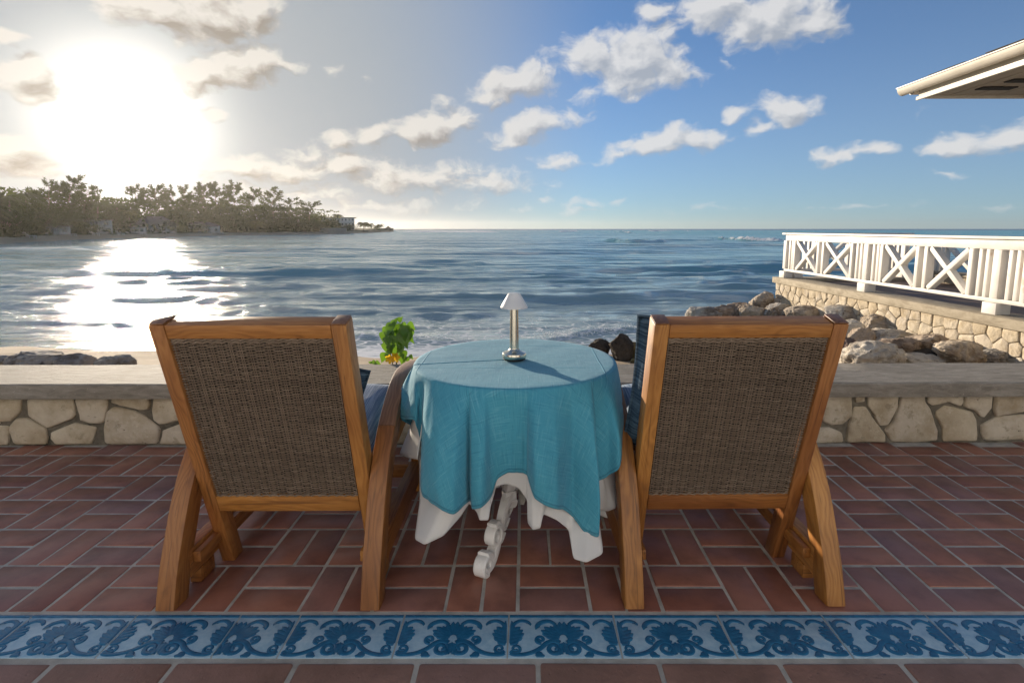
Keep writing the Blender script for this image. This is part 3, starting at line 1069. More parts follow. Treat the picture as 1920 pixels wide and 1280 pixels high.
def build_sea_wall():
    w = thing('sea_wall', 'low cream rubble stone wall capped by a wide grey concrete ledge', 'wall', (0, WALL_Y, 0), WALL_ROT)
    mb = MB()
    mb.box((0, .185, .135), (13, .31, .285), 0)
    mb.build('mortar_core', M['mortar'], w, smooth=False)

    def to_wall(px, py):
        p = at_y(px, py, WALL_Y + .0)
        p = at_y(px, py, WALL_Y + WALL_ROT * p.x)
        return (p.x, min(max(p.z, -.002), COP_Z0 + .004))

    left = [
        [(-60, 330), (150, 330), (155, 450), (100, 510), (60, 545), (-60, 550)],
        [(200, 326), (615, 326), (642, 420), (652, 480), (620, 522), (420, 600), (390, 600), (320, 562), (202, 497)],
        [(632, 326), (942, 326), (937, 440), (907, 542), (885, 568), (770, 562), (682, 532), (663, 480)],
        [(962, 326), (1324, 326), (1322, 400), (1306, 440), (1240, 436), (1050, 398), (962, 372)],
        [(1342, 326), (1680, 326), (1720, 505), (1450, 573), (1400, 573), (1343, 530), (1332, 450)],
        [(985, 403), (1180, 437), (1280, 490), (1402, 592), (1418, 620), (1392, 752), (906, 752), (892, 600), (928, 450)],
        [(100, 512), (215, 503), (387, 607), (397, 690), (390, 752), (86, 752), (52, 640), (58, 570)],
        [(416, 640), (640, 548), (740, 573), (832, 600), (815, 700), (790, 752), (468, 752), (416, 690)],
        [(-60, 572), (42, 580), (48, 752), (-60, 752)],
        [(1428, 622), (1720, 515), (1800, 620), (1780, 752), (1405, 752), (1413, 690)],
    ]
    right = [
        [(100, 490), (392, 486), (402, 600), (397, 690), (320, 762), (210, 772), (138, 742), (108, 620)],
        [(413, 490), (527, 486), (517, 562), (428, 567)],
        [(543, 486), (822, 474), (817, 580), (722, 772), (655, 778), (598, 690), (543, 582)],
        [(850, 498), (950, 480), (1057, 480), (1072, 560), (1122, 620), (1152, 720), (1177, 830), (1167, 914), (1000, 926), (748, 920), (692, 812), (768, 730), (828, 570)],
        [(1093, 480), (1417, 473), (1417, 560), (1390, 592), (1260, 562), (1130, 592), (1093, 562)],
        [(1430, 486), (1677, 474), (1667, 620), (1602, 698), (1570, 693), (1510, 642), (1415, 602)],
        [(1690, 480), (1990, 470), (1990, 640), (1700, 692), (1675, 652)],
        [(1163, 640), (1240, 588), (1330, 598), (1502, 650), (1532, 720), (1537, 860), (1522, 914), (1228, 920), (1208, 800), (1163, 690)],
        [(1568, 762), (1700, 692), (1990, 660), (1990, 905), (1600, 914), (1563, 850)],
        [(348, 800), (420, 598), (520, 593), (582, 670), (702, 850), (715, 920), (500, 926), (343, 926)],
        [(8, 800), (180, 778), (312, 830), (322, 926), (18, 936)],
        [(-40, 560), (70, 538), (102, 640), (102, 740), (60, 792), (-40, 792)],
    ]
    polys = [zoompoly(p, 0, 680, 4.8, to_wall) for p in left] + [zoompoly(p, 1520, 640, 4.8, to_wall) for p in right]
    # the stones the chairs hide, and those beyond the frame
    def filler(xa, xb):
        pts, x, r = [], xa + .06, random.Random(int(xa * 100))
        while x < xb - .03:
            if r.random() < .5:
                pts += [(x, .07 + r.uniform(-.02, .02)), (x + r.uniform(-.02, .03), .205 + r.uniform(-.02, .02))]
                x += r.uniform(.15, .21)
            else:
                pts += [(x, .14 + r.uniform(-.05, .05))]
                x += r.uniform(.12, .2)
        return voronoi(pts, xa, xb, 0, COP_Z0)
    xl = to_wall(1795 / 4.8, 750)[0]
    xr = to_wall(1520 - 42 / 4.8, 750)[0]
    polys += filler(xl, xr) + filler(-6.4, to_wall(-62 / 4.8, 750)[0]) + filler(to_wall(1520 + 1990 / 4.8, 750)[0], 6.4)
    for i, p in enumerate(polys):
        obj('stone', stone_mesh('stone', p, M['limestone'], .003, .014, .03, i * 7.3, .007), w, (0, .03, 0))
    # concrete ledge with slightly uneven arrises
    V, F = [], []
    prof = [(-.058, COP_Z0), (-.061, COP_Z0 + .004), (-.061, COP_Z1 - .006), (-.055, COP_Z1), (.13, COP_Z1 + .001), (.313, COP_Z1 - .001), (.319, COP_Z1 - .006), (.319, COP_Z0 + .003), (.315, COP_Z0)]
    xs = np.linspace(-6.5, 6.5, 180)
    for x in xs:
        for k, (y, z) in enumerate(prof):
            e = mnoise.noise(Vector((x * 3.1, k * .7, 0))) * .0022 + mnoise.noise(Vector((x * 14, k * 1.7, 4))) * .0012
            V.append((x, y + e, z + e * .8))
    n = len(prof)
    for i in range(len(xs) - 1):
        for k in range(n):
            F.append((i * n + k, i * n + (k + 1) % n, (i + 1) * n + (k + 1) % n, (i + 1) * n + k))
    F += [tuple(range(n)), tuple((len(xs) - 1) * n + k for k in range(n))[::-1]]
    me = bpy.data.meshes.new('coping')
    me.from_pydata(V, [], F)
    me.materials.append(M['concrete'])
    me.shade_smooth()
    me.set_sharp_from_angle(angle=R(30))
    obj('coping', me, w)


build_sea_wall()

# ---------------------------------------------------------------- beach and sea
SEA_Z = -1.1


def shore_y(x):                     # where water meets sand
    return 8.9 + .55 * max(0, min(1, (-x - 2.5) / 6)) + .25 * math.sin(x * .55 + 1) - .25 * max(0, min(1, (x - 1.5) / 3))


def fbm(x, y, o=4, s=1.0):
    return mnoise.fractal(Vector((x * s, y * s, 1.3)), 1.0, 2.0, o)


def build_beach():
    xs = np.linspace(-22, 14, 150)
    ys = np.concatenate([np.linspace(2.62, 7, 22), np.linspace(7.1, 12.5, 60), np.linspace(13, 20, 10)])
    V = []
    for y in ys:
        for x in xs:
            d = shore_y(x) - y
            z = SEA_Z + (.10 if d > 0 else .055) * d + (.03 * fbm(x, y, 4, .8) + .012 * fbm(x, y, 3, 3.0))
            if x > 2:
                z += .12 * min(1, (x - 2) / 2) * max(0, min(1, (13 - y) / 4))
            V.append((x, y, z))
    tag(obj('sand_beach', np_mesh('sand_beach', V, grid_faces(len(ys), len(xs)), M['sand'])), kind='structure')


build_beach()

CRESTS = [   # points seen along a breaking crest, height, width, foam
    ([(630, 628), (700, 634), (770, 640), (840, 641), (905, 646)], .15, .22, .9),
    ([(1010, 640), (1060, 636), (1120, 628), (1200, 620)], .17, .26, 1.25),
    ([(55, 600), (110, 606), (190, 607), (290, 614)], .17, .20, .15),
    ([(-40, 573), (40, 571), (120, 577)], .17, .30, .0),
    ([(-40, 538), (60, 532), (150, 536), (210, 546)], .19, .40, .0),
    ([(420, 568), (560, 580), (680, 582), (800, 590), (1010, 592)], .20, .34, .1),
    ([(520, 575), (640, 577), (740, 580)], .1, .4, .0),
    ([(760, 553), (880, 556), (1040, 562), (1160, 555), (1270, 552)], .20, .45, .0),
    ([(830, 517), (960, 519), (1090, 522)], .26, .7, .0),
    ([(1150, 516), (1300, 513), (1470, 508)], .24, .7, .0),
    ([(420, 541), (500, 536), (600, 541)], .17, .45, .0),
    ([(760, 492), (860, 492), (930, 493)], .30, 1.0, .0),
    ([(1100, 452), (1200, 455), (1260, 453)], .6, 3.0, .2),
    ([(1290, 446), (1380, 450), (1490, 453)], .75, 2.6, 1.5),
    ([(1145, 436), (1165, 435), (1185, 437)], .8, 4.0, 1.6),
    ([(700, 436), (800, 435), (960, 436)], .9, 9, 1.5),
    ([(1040, 435), (1080, 434), (1110, 435)], .7, 8.0, 1.4),
    ([(1210, 434), (1255, 433), (1290, 434)], .7, 8.0, 1.4),
]


def build_sea():
    nr, nc = 460, 520
    y = 7.2 * (2600 / 7.2) ** (np.linspace(0, 1, nr) ** 1.18)
    t = np.linspace(-1, 1, nc)
    t = np.sign(t) * (np.abs(t) * .8 + .2 * np.abs(t) ** 3)
    X = t[None, :] * (1.35 * y[:, None] + 14)
    Y = np.repeat(y[:, None], nc, 1)
    dy = np.gradient(y)[:, None]
    dx = (X[:, 1] - X[:, 0])[:, None]
    res = np.maximum(dy, dx * .7)
    Z = np.zeros_like(X)
    DX, DY = np.zeros_like(X), np.zeros_like(X)
    r = np.random.default_rng(11)
    lam = np.exp(r.uniform(math.log(.45), math.log(10), 130))
    var = 0
    for l in lam:
        spread = .09 if l > 2 else .2 if l > 1.2 else .6
        a = -math.pi / 2 + r.normal(0, spread) + .05
        k = 2 * math.pi / l
        amp = .0082 * l ** .5 if l > 1.5 else .0060 * l ** .8
        ph = r.uniform(0, 7)
        fade = np.clip((l / (res * 3.2)) - .6, 0, 1)
        arg = k * (math.cos(a) * X + math.sin(a) * Y) + ph
        Z += amp * fade * np.cos(arg)
        DX -= .8 * amp * fade * math.cos(a) * np.sin(arg)
        DY -= .8 * amp * fade * math.sin(a) * np.sin(arg)
        var += amp * amp / 2
    # patches of gust and calm, smaller waves in the shallows
    env = np.ones_like(X)
    for k in range(7):
        a, l = r.uniform(0, 7), r.uniform(9, 45)
        th = r.normal(math.pi / 2, .5)
        env += .16 * np.sin(2 * math.pi / l * (math.cos(th) * X + math.sin(th) * Y) + a)
    env = np.clip(env, .35, 1.7)
    sh = np.clip((Y - 9) / 14, 0, 1)
    A = (.30 + .70 * sh) * env * .9
    lee = np.clip((-X / Y - .35) / .5, 0, 1) * np.clip((Y - 12) / 20, 0, 1)     # calmer under the headland
    A = A * (1 - .45 * lee)
    Z, DX, DY = Z * A, DX * A, DY * A
    foam = np.clip((16.5 - Y) / 7.5, 0, 1) * .48
    foam += np.clip((9.9 - Y) / .8, 0, 1) * .25
    foam *= np.clip((X + 9) / 6, .25, 1)
    far = np.clip((Y - 120) / 200, 0, 1) * np.clip((2500 - Y) / 2000, 0, 1)
    foam += far * np.clip((Z - .10) / .2, 0, 1) * .5
    for pts, h, wd, fo in CRESTS:
        W = [at_z(px, py, SEA_Z) for px, py in pts]
        W = np.array([(p.x, p.y) for p in W])
        W = np.array(smooth_pts([(a, b, 0) for a, b in W], 8))[:, :2]
        o = np.argsort(W[:, 0])
        cx, cyv = W[o, 0], W[o, 1]
        yc = np.interp(X, cx, cyv)
        L = cx[-1] - cx[0]
        yc = yc + .30 * wd * np.sin(X * 2.6 / L + h * 40) + .22 * wd * np.sin(X * 9.0 / L + 2) + .07 * wd * np.sin(X * 1.9 / wd)
        e = np.clip((X - cx[0]) / (.22 * L), 0, 1) * np.clip((cx[-1] - X) / (.22 * L), 0, 1)
        e = e * e * (3 - 2 * e) * (.84 + .16 * np.sin(X * 14 / L + h * 70)) * (.5 if h < .4 else 1.0)
        u = (Y - yc) / wd
        prof = np.where(u < 0, np.exp(-(u / .55) ** 2), np.exp(-(u / 1.5) ** 2))
        Z += h * prof * e
        DY -= .35 * h * prof * e * np.clip(1.2 - np.abs(u), 0, 1)
        fp = np.exp(-((u + .15) / .8) ** 2)
        foam = np.maximum(foam, fo * fp * e * (1 if fo > .5 else 1))
    flatten = np.clip((Y - 9.1) / 2.2, .06, 1)        # the swash runs out flat on the sand
    Z, DX, DY = Z * flatten, DX * flatten, DY * flatten
    V = np.stack([X + DX, Y + DY, SEA_Z + Z], -1).reshape(-1, 3)
    me = np_mesh('sea', V, grid_faces(nr, nc), M['sea'])
    at = me.attributes.new('foam', 'FLOAT', 'POINT')
    at.data.foreach_set('value', foam.astype(np.float32).ravel())
    tag(obj('sea', me), kind='structure')


build_sea()

# splash droplets and froth on the breaking crest beside the rocks
def build_spray():
    V, F = [], []
    r = random.Random(5)
    for cxp, cyp, n, sp in ((1060, 634, 300, 60), (1120, 628, 260, 60), (1030, 638, 160, 40), (1180, 622, 160, 40), (760, 636, 120, 60), (850, 640, 80, 50)):
        for _ in range(n):
            px = r.gauss(cxp, sp * .5)
            p = at_z(px, cyp + r.gauss(0, 2), SEA_Z)
            hh = abs(r.gauss(0, .5)) * (.16 if cxp > 1000 else .09) * max(.2, 1 - abs(px - cxp) / sp)
            p.z += .07 + hh
            s = r.uniform(.006, .018)
            b = len(V)
            for k in range(4):
                V.append(tuple(p + Vector((r.uniform(-1, 1), r.uniform(-1, 1), r.uniform(-1, 1))) * s))
            F += [(b, b + 1, b + 2), (b, b + 2, b + 3), (b, b + 3, b + 1), (b + 1, b + 3, b + 2)]
    me = bpy.data.meshes.new('sea_spray')
    me.from_pydata(V, [], F)
    me.materials.append(M['foam'])
    tag(obj('sea_spray', me), kind='stuff')


build_spray()
# ---------------------------------------------------------------- boulders
def rock_mesh(seed, size, cuts=9, rough=1.0):
    bm = bmesh.new()
    bmesh.ops.create_icosphere(bm, subdivisions=5, radius=1)
    r = random.Random(seed)
    planes = []
    for _ in range(cuts):
        n = Vector((r.gauss(0, 1), r.gauss(0, 1), r.gauss(0, .8))).normalized()
        planes.append((n, r.uniform(.62, .9)))
    off = Vector((seed * 3.17, seed * 1.3, seed * .7))
    for v in bm.verts:
        p = v.co.copy()
        for n, d in planes:
            k = p.dot(n)
            if k > d:
                p -= n * (k - d) * .9
        q = p * 1.3 + off
        e = mnoise.fractal(q, 1.0, 2.1, 5) * .16 + mnoise.fractal(q * 4.2, .9, 2.1, 4) * .085
        e -= max(0, mnoise.noise(q * 3.2) - .25) * .22
        p += p.normalized() * e * rough
        v.co = (p.x * size[0] / 2, p.y * size[1] / 2, p.z * size[2] / 2 * (1.9 if p.z < 0 else 1.0))
    me = bpy.data.meshes.new('boulder')
    bm.to_mesh(me)
    bm.free()
    me.materials.append(M['rock'])
    me.shade_smooth()
    return me


PALE, TAN, GREY, BRN, DARK, MOSS, RUST = (.66, .60, .51), (.54, .465, .375), (.44, .415, .38), (.38, .30, .235), (.085, .07, .055), (.24, .20, .09), (.54, .44, .34)
# centre px, px width, px height, ground height, colour, label, group
PILE = 'boulders piled along the pier wall'
ROCKS = [
    (1322, 586, 60, 24, -1.02, GREY, 'low dark grey rock at the seaward tip of the boulder pile', PILE),
    (1353, 584, 48, 23, -.98, BRN, 'brown rock just inside the dark rock at the tip of the pile', PILE),
    (1388, 579, 50, 28, -.95, BRN, 'cracked reddish brown boulder just left of the tall tan boulder', PILE),
    (1432, 567, 44, 40, -.92, TAN, 'tallest tan boulder standing by the far corner of the pier wall', PILE),
    (1462, 570, 40, 26, -.85, TAN, 'small tan boulder tucked against the far corner of the pier wall', PILE),
    (1412, 583, 42, 26, -.92, TAN, 'rounded tan boulder below the tallest boulder', PILE),
    (1457, 581, 52, 26, -.85, GREY, 'dark grey pitted boulder just above the top rail of the right chair', PILE),
    (1512, 585, 80, 26, -.8, TAN, 'flat tan slab of rock at the foot of the pier wall above the right chair', PILE),
    (1497, 573, 16, 14, -.7, PALE, 'tiny white rock wedged against the pier wall', PILE),
    (1592, 594, 100, 44, -.78, GREY, 'largest smooth grey slab leaning behind the right chair corner post', PILE),
    (1648, 608, 64, 36, -.72, TAN, 'tan hollowed boulder behind the pale dome shaped boulder', PILE),
    (1687, 612, 27, 22, -.68, PALE, 'small pale block with a hole lying near the pier wall', PILE),
    (1600, 618, 46, 40, -.75, PALE, 'pale crumbly boulder below the big grey slab beside the chair post', PILE),
    (1617, 634, 42, 42, -.75, RUST, 'pointed grey and rust boulder between the chair post and the pale dome', PILE),
    (1664, 634, 86, 36, -.72, PALE, 'pale dome shaped boulder in the middle of the pile', PILE),
    (1684, 652, 76, 44, -.72, BRN, 'brown pitted boulder in front of the pale dome shaped boulder', PILE),
    (1586, 658, 60, 52, -.78, (.22, .155, .125), 'dark reddish boulder half hidden by the right chair post', PILE),
    (1646, 667, 108, 58, -.76, (.70, .64, .55), 'big whitish boulder in front of the pile just above the ledge', PILE),
    (1738, 642, 66, 38, -.68, RUST, 'tan and grey boulder on the right side of the pile under the wall', PILE),
    (1742, 664, 66, 26, -.7, DARK, 'flat dark boulder in the gap left of the rusty white boulder', PILE),
    (1800, 662, 82, 44, -.68, (.64, .54, .42), 'white boulder stained rusty orange near the right end of the pile', PILE),
    (1724, 674, 90, 22, -.72, PALE, 'low white stone barely showing over the ledge right of the big whitish boulder', PILE),
    (1858, 667, 80, 26, -.66, GREY, 'grey rubble boulder at the right end of the pile', PILE),
    (1905, 664, 50, 24, -.66, TAN, 'tan rock at the far right edge against the wall', PILE),
    (1165, 649, 44, 50, -1.0, DARK, 'upright square dark boulder on the sand behind the table', 'rocks on the sand behind the table'),
    (1126, 651, 38, 30, -1.03, DARK, 'low wet dark rock at the water edge behind the table', 'rocks on the sand behind the table'),
    (1186, 655, 28, 30, -1.0, MOSS, 'mossy yellow green rock beside the square dark boulder', 'rocks on the sand behind the table'),
    (1188, 676, 12, 10, -1.0, MOSS, 'small mossy stone at the foot of the square dark boulder', 'rocks on the sand behind the table'),
    (72, 676, 98, 42, -.80, (.46, .41, .36), 'largest grey rock behind the ledge at the left', 'grey rocks on the sand behind the ledge'),
    (140, 680, 70, 32, -.80, (.48, .42, .36), 'flat grey rock touching the right side of the largest left rock', 'grey rocks on the sand behind the ledge'),
    (215, 682, 64, 32, -.80, (.48, .42, .355), 'grey rock nearest the left chair back on the sand', 'grey rocks on the sand behind the ledge'),
    (4, 680, 44, 26, -.80, (.46, .41, .36), 'grey rock cut off by the left edge of the photo', 'grey rocks on the sand behind the ledge'),
]


def build_rocks():
    for i, (cx, cyp, pw, ph, zg, colr, label, grp) in enumerate(ROCKS):
        # its foot rests on the ground: find the distance from the foot of its outline
        foot = at_z(cx, cyp + ph / 2, zg)
        Y = foot.y
        zc = (Y - CAM_Y) * CP - (zg - CAM_H) * SP
        w, h = pw * zc / F_PX * 1.12, ph * zc / F_PX * 1.02
        d = (w * .55 + h * .5)
        c = at_y(cx, cyp, Y + d * .15)
        cuts, rough = (9, 1.0)
        if 'square' in label:
            cuts, rough = 14, .7
        if 'slab' in label:
            cuts, rough = 7, .55
        o = obj('boulder', rock_mesh(i + 3, (w, d, h), cuts, rough), None, c)
        o.rotation_euler = (0, 0, (i * 1.7) % .8 - .4)
        o.color = (*colr, 1)
        tag(o, label, 'rock', grp)
    # loose rubble between the boulders
    V, F = [], []
    xs, ys = np.linspace(1.6, 8.2, 110), np.linspace(5.2, 14.5, 130)
    for y in ys:
        for x in xs:
            edge = (x - (2.9 + .10 * (y - 6))) / .8
            rise = max(0, min(1, edge)) * max(0, min(1, (14 - y) / 1.5)) * max(0, min(1, (y - 5.2) / .6))
            z = -1.35 + rise * (.58 - .045 * (y - 6)) + (.13 * fbm(x, y, 5, 1.7) + .10 * abs(fbm(x + 9, y, 4, 4.2))) * (rise > 0)
            V.append((x, y, z))
    tag(obj('shore_rubble', np_mesh('shore_rubble', V, grid_faces(len(ys), len(xs)), M['rubble'])), kind='stuff')


build_rocks()

# ---------------------------------------------------------------- pier: wall, deck, balustrade
PA = at_z(1453, 519, -.05)          # far corner of the ledge
PB = at_z(1900, 596, -.035)
PDIR = (PB - PA)
PDIR.z = 0
PDIR.normalize()                    # from the far corner back towards us
PNRM = Vector((-PDIR.y, PDIR.x, 0))
if PNRM.x < 0:
    PNRM = -PNRM                    # to the landward side (right)
PIER_L, PIER_W = 10.5, 3.4
PANG = math.atan2(PDIR.y, PDIR.x)


def pl(u, v, z):                    # pier coordinates: u along from far corner, v inland, z up
    p = PA + PDIR * u + PNRM * v
    return Vector((p.x, p.y, z))


def quad_prism(mb, pts, z0, z1):
    b = [(*p[:2], z0) for p in pts] + [(*p[:2], z1) for p in pts]
    n = len(pts)
    mb.add(b, [tuple(range(n))[::-1], tuple(range(n, 2 * n))] + [(i, (i + 1) % n, n + (i + 1) % n, n + i) for i in range(n)])


def build_pier():
    w = thing('pier_wall', 'cream rubble stone retaining wall of the pier with a concrete ledge', 'wall', (0, 0, 0))
    mb = MB()
    quad_prism(mb, [pl(.06, .05, 0), pl(PIER_L, .05, 0), pl(PIER_L, .4, 0), pl(.06, .4, 0)], -1.5, -.19)
    quad_prism(mb, [pl(.06, .402, 0), pl(.40, .402, 0), pl(.40, PIER_W - .05, 0), pl(.06, PIER_W - .05, 0)], -1.5, -.19)
    mb.build('mortar_core', M['mortar'], w, smooth=False)
    mb = MB()
    mb.beam(pl(-.04, .20, -.1175), pl(PIER_L, .20, -.1175), .49, .135, side=PNRM, bev=.01)
    mb.beam(pl(.20, .45, -.1185), pl(.20, PIER_W, -.1185), .48, .135, side=PDIR, bev=.01)
    mb.build('coping', M['concrete_pale'], w, smooth=True)
    rr = random.Random(12)
    pts = []
    for row, zc_ in enumerate((-.275, -.44, -.62)):
        u = .05 + rr.uniform(0, .1)
        while u < 8.6:
            pts.append((u + rr.uniform(-.03, .03), zc_ + rr.uniform(-.045, .045)))
            u += rr.uniform(.17, .34) * (1.0 + .3 * (row > 1))
    rows = voronoi(pts, 0.0, 8.6, -.80, -.185)
    frame = Matrix((( PDIR.x, PNRM.x, 0, PA.x), (PDIR.y, PNRM.y, 0, PA.y), (0, 0, 1, 0), (0, 0, 0, 1)))
    rows = [p for p in rows if len(p) > 2]
    for i, p in enumerate(rows):
        o = obj('stone', stone_mesh('stone', p, M['limestone'], .004, .016, .03, 300 + i * 3.1, .009), w)
        o.matrix_local = frame @ Matrix.Translation((0, .05, 0))
    # deck inside the balustrade and a low curb wall on its far side
    mb = MB()
    quad_prism(mb, [pl(.44, .447, 0), pl(PIER_L, .447, 0), pl(PIER_L, PIER_W + 2.2, 0), pl(.44, PIER_W + 2.2, 0)], -.30, -.115)
    tag(mb.build('pier_deck', M['deck'], None, smooth=False), kind='structure')
    cw = thing('curb_wall', 'low stone curb wall across the deck seen under the white railing', 'wall', (0, 0, 0))
    mb = MB()
    mb.beam(pl(.5, PIER_W + .02, .115), pl(PIER_L, PIER_W + .02, .115), .36, .07, side=PNRM, bev=.008)
    mb.build('coping', M['concrete_pale'], cw)
    mb = MB()
    mb.beam(pl(.5, PIER_W + .03, -.0175), pl(PIER_L, PIER_W + .03, -.0175), .26, .19, side=PNRM, bev=0)
    mb.build('mortar_core', M['mortar'], cw, smooth=False)
    pts = []
    u = .6
    while u < 9:
        pts.append((u, .0 + rr.uniform(-.04, .04)))
        u += rr.uniform(.2, .34)
    for i, p in enumerate(voronoi(pts, .5, 9.2, -.112, .078)):
        if len(p) > 2:
            o = obj('stone', stone_mesh('stone', p, M['limestone'], .005, .02, .03, 700 + i * 3.1, .008), cw)
            o.matrix_local = frame @ Matrix.Translation((0, PIER_W - .09, 0))


build_pier()


def balustrade(name, label, P0, D, N, post_us, z0, far=False):
    """P0 start, D along, N across; posts at the distances given; z0 the height of the ledge it stands on"""
    t = thing(name, label, 'railing', tuple(P0), 0)
    base = Vector((0, 0, z0 - P0.z))

    def q(u, v, z):
        return D * u + N * v + base + Vector((0, 0, z))
    U0, U1 = post_us[0], post_us[-1]
    up = Vector((0, 0, 1))

    def part(nm, segs, mname='paint'):
        mb = MB()
        for a, b, w_, h_, s_ in segs:
            mb.beam(a, b, w_, h_, side=s_, bev=.004)
        return mb.build(nm, M[mname], t)
    part('top_rail', [(q(U0 - .12, 0, 1.03), q(U1 + .12, 0, 1.03), .17, .04, N)])
    part('upper_rail', [(q(U0 - .03, 0, .94), q(U1 + .03, 0, .94), .075, .135, N)])
    part('bottom_rail', [(q(U0 - .03, 0, .183), q(U1 + .03, 0, .183), .085, .055, N)])
    ZT, ZB = .871, .212
    zs = {}
    for u in post_us:
        part('post', [(q(u, 0, ZB), q(u, 0, ZT), .125, .115, N)])
        pb = part('plinth', [(q(u, 0, 0.0), q(u, 0, .154), .21, .21, N)])
        if u == U0:
            pb['label'] = 'rust stained foot block under the corner post'
    for a, b in zip(post_us[:-1], post_us[1:]):
        S = b - a
        bal = []
        m = (a + b) / 2
        for d in (.165, .275, .385):
            bal += [(a + d) if d < .38 else None, (b - d) if d < .38 else None]
        for u in [x for x in bal if x]:
            part('baluster', [(q(u, 0, ZB), q(u, 0, ZT), .075, .055, N)])
        for u in (a + .40, m - .085, m + .085, b - .40):
            part('mullion', [(q(u, 0, ZB), q(u, 0, ZT), .13, .068, N)])
        for xa, xb in ((a + .432, m - .117), (m + .117, b - .432)):
            wv = .10
            part('brace', [(q(xa + .03, 0, ZB + .012), q(xb - .03, 0, ZT - .012), .10, .074, N)])
            part('brace', [(q(xa + .03, 0.0022, ZT - .012), q(xb - .03, 0.0022, ZB + .012), .10, .074, N)])
    return t


def post_u(px):                     # distance along the pier where the ledge line passes the picture column px
    d = ray(px, 520)
    best = min(np.linspace(0, 10, 2001), key=lambda u: abs((pl(u, .17, 0).x / pl(u, .17, 0).y) - d.x / d.y))
    return float(best)


us = [.17, post_u(1632), post_u(1886)]
us.append(us[2] + (us[2] - us[1]))
balustrade('balustrade', 'white wooden balustrade with crossed braces along the near edge of the pier', pl(0, .17, -.05), PDIR, PNRM, us, -.05)
balustrade('balustrade', 'white crossed railing on the far side of the deck seen through the near one', pl(0, PIER_W + .02, .155), PDIR, PNRM, [u + .35 for u in us], -.05 - .09)
balustrade('balustrade', 'short white railing across the seaward end of the pier', pl(.17, 0, -.05), PNRM, PDIR, [.42, PIER_W - .35], -.05)


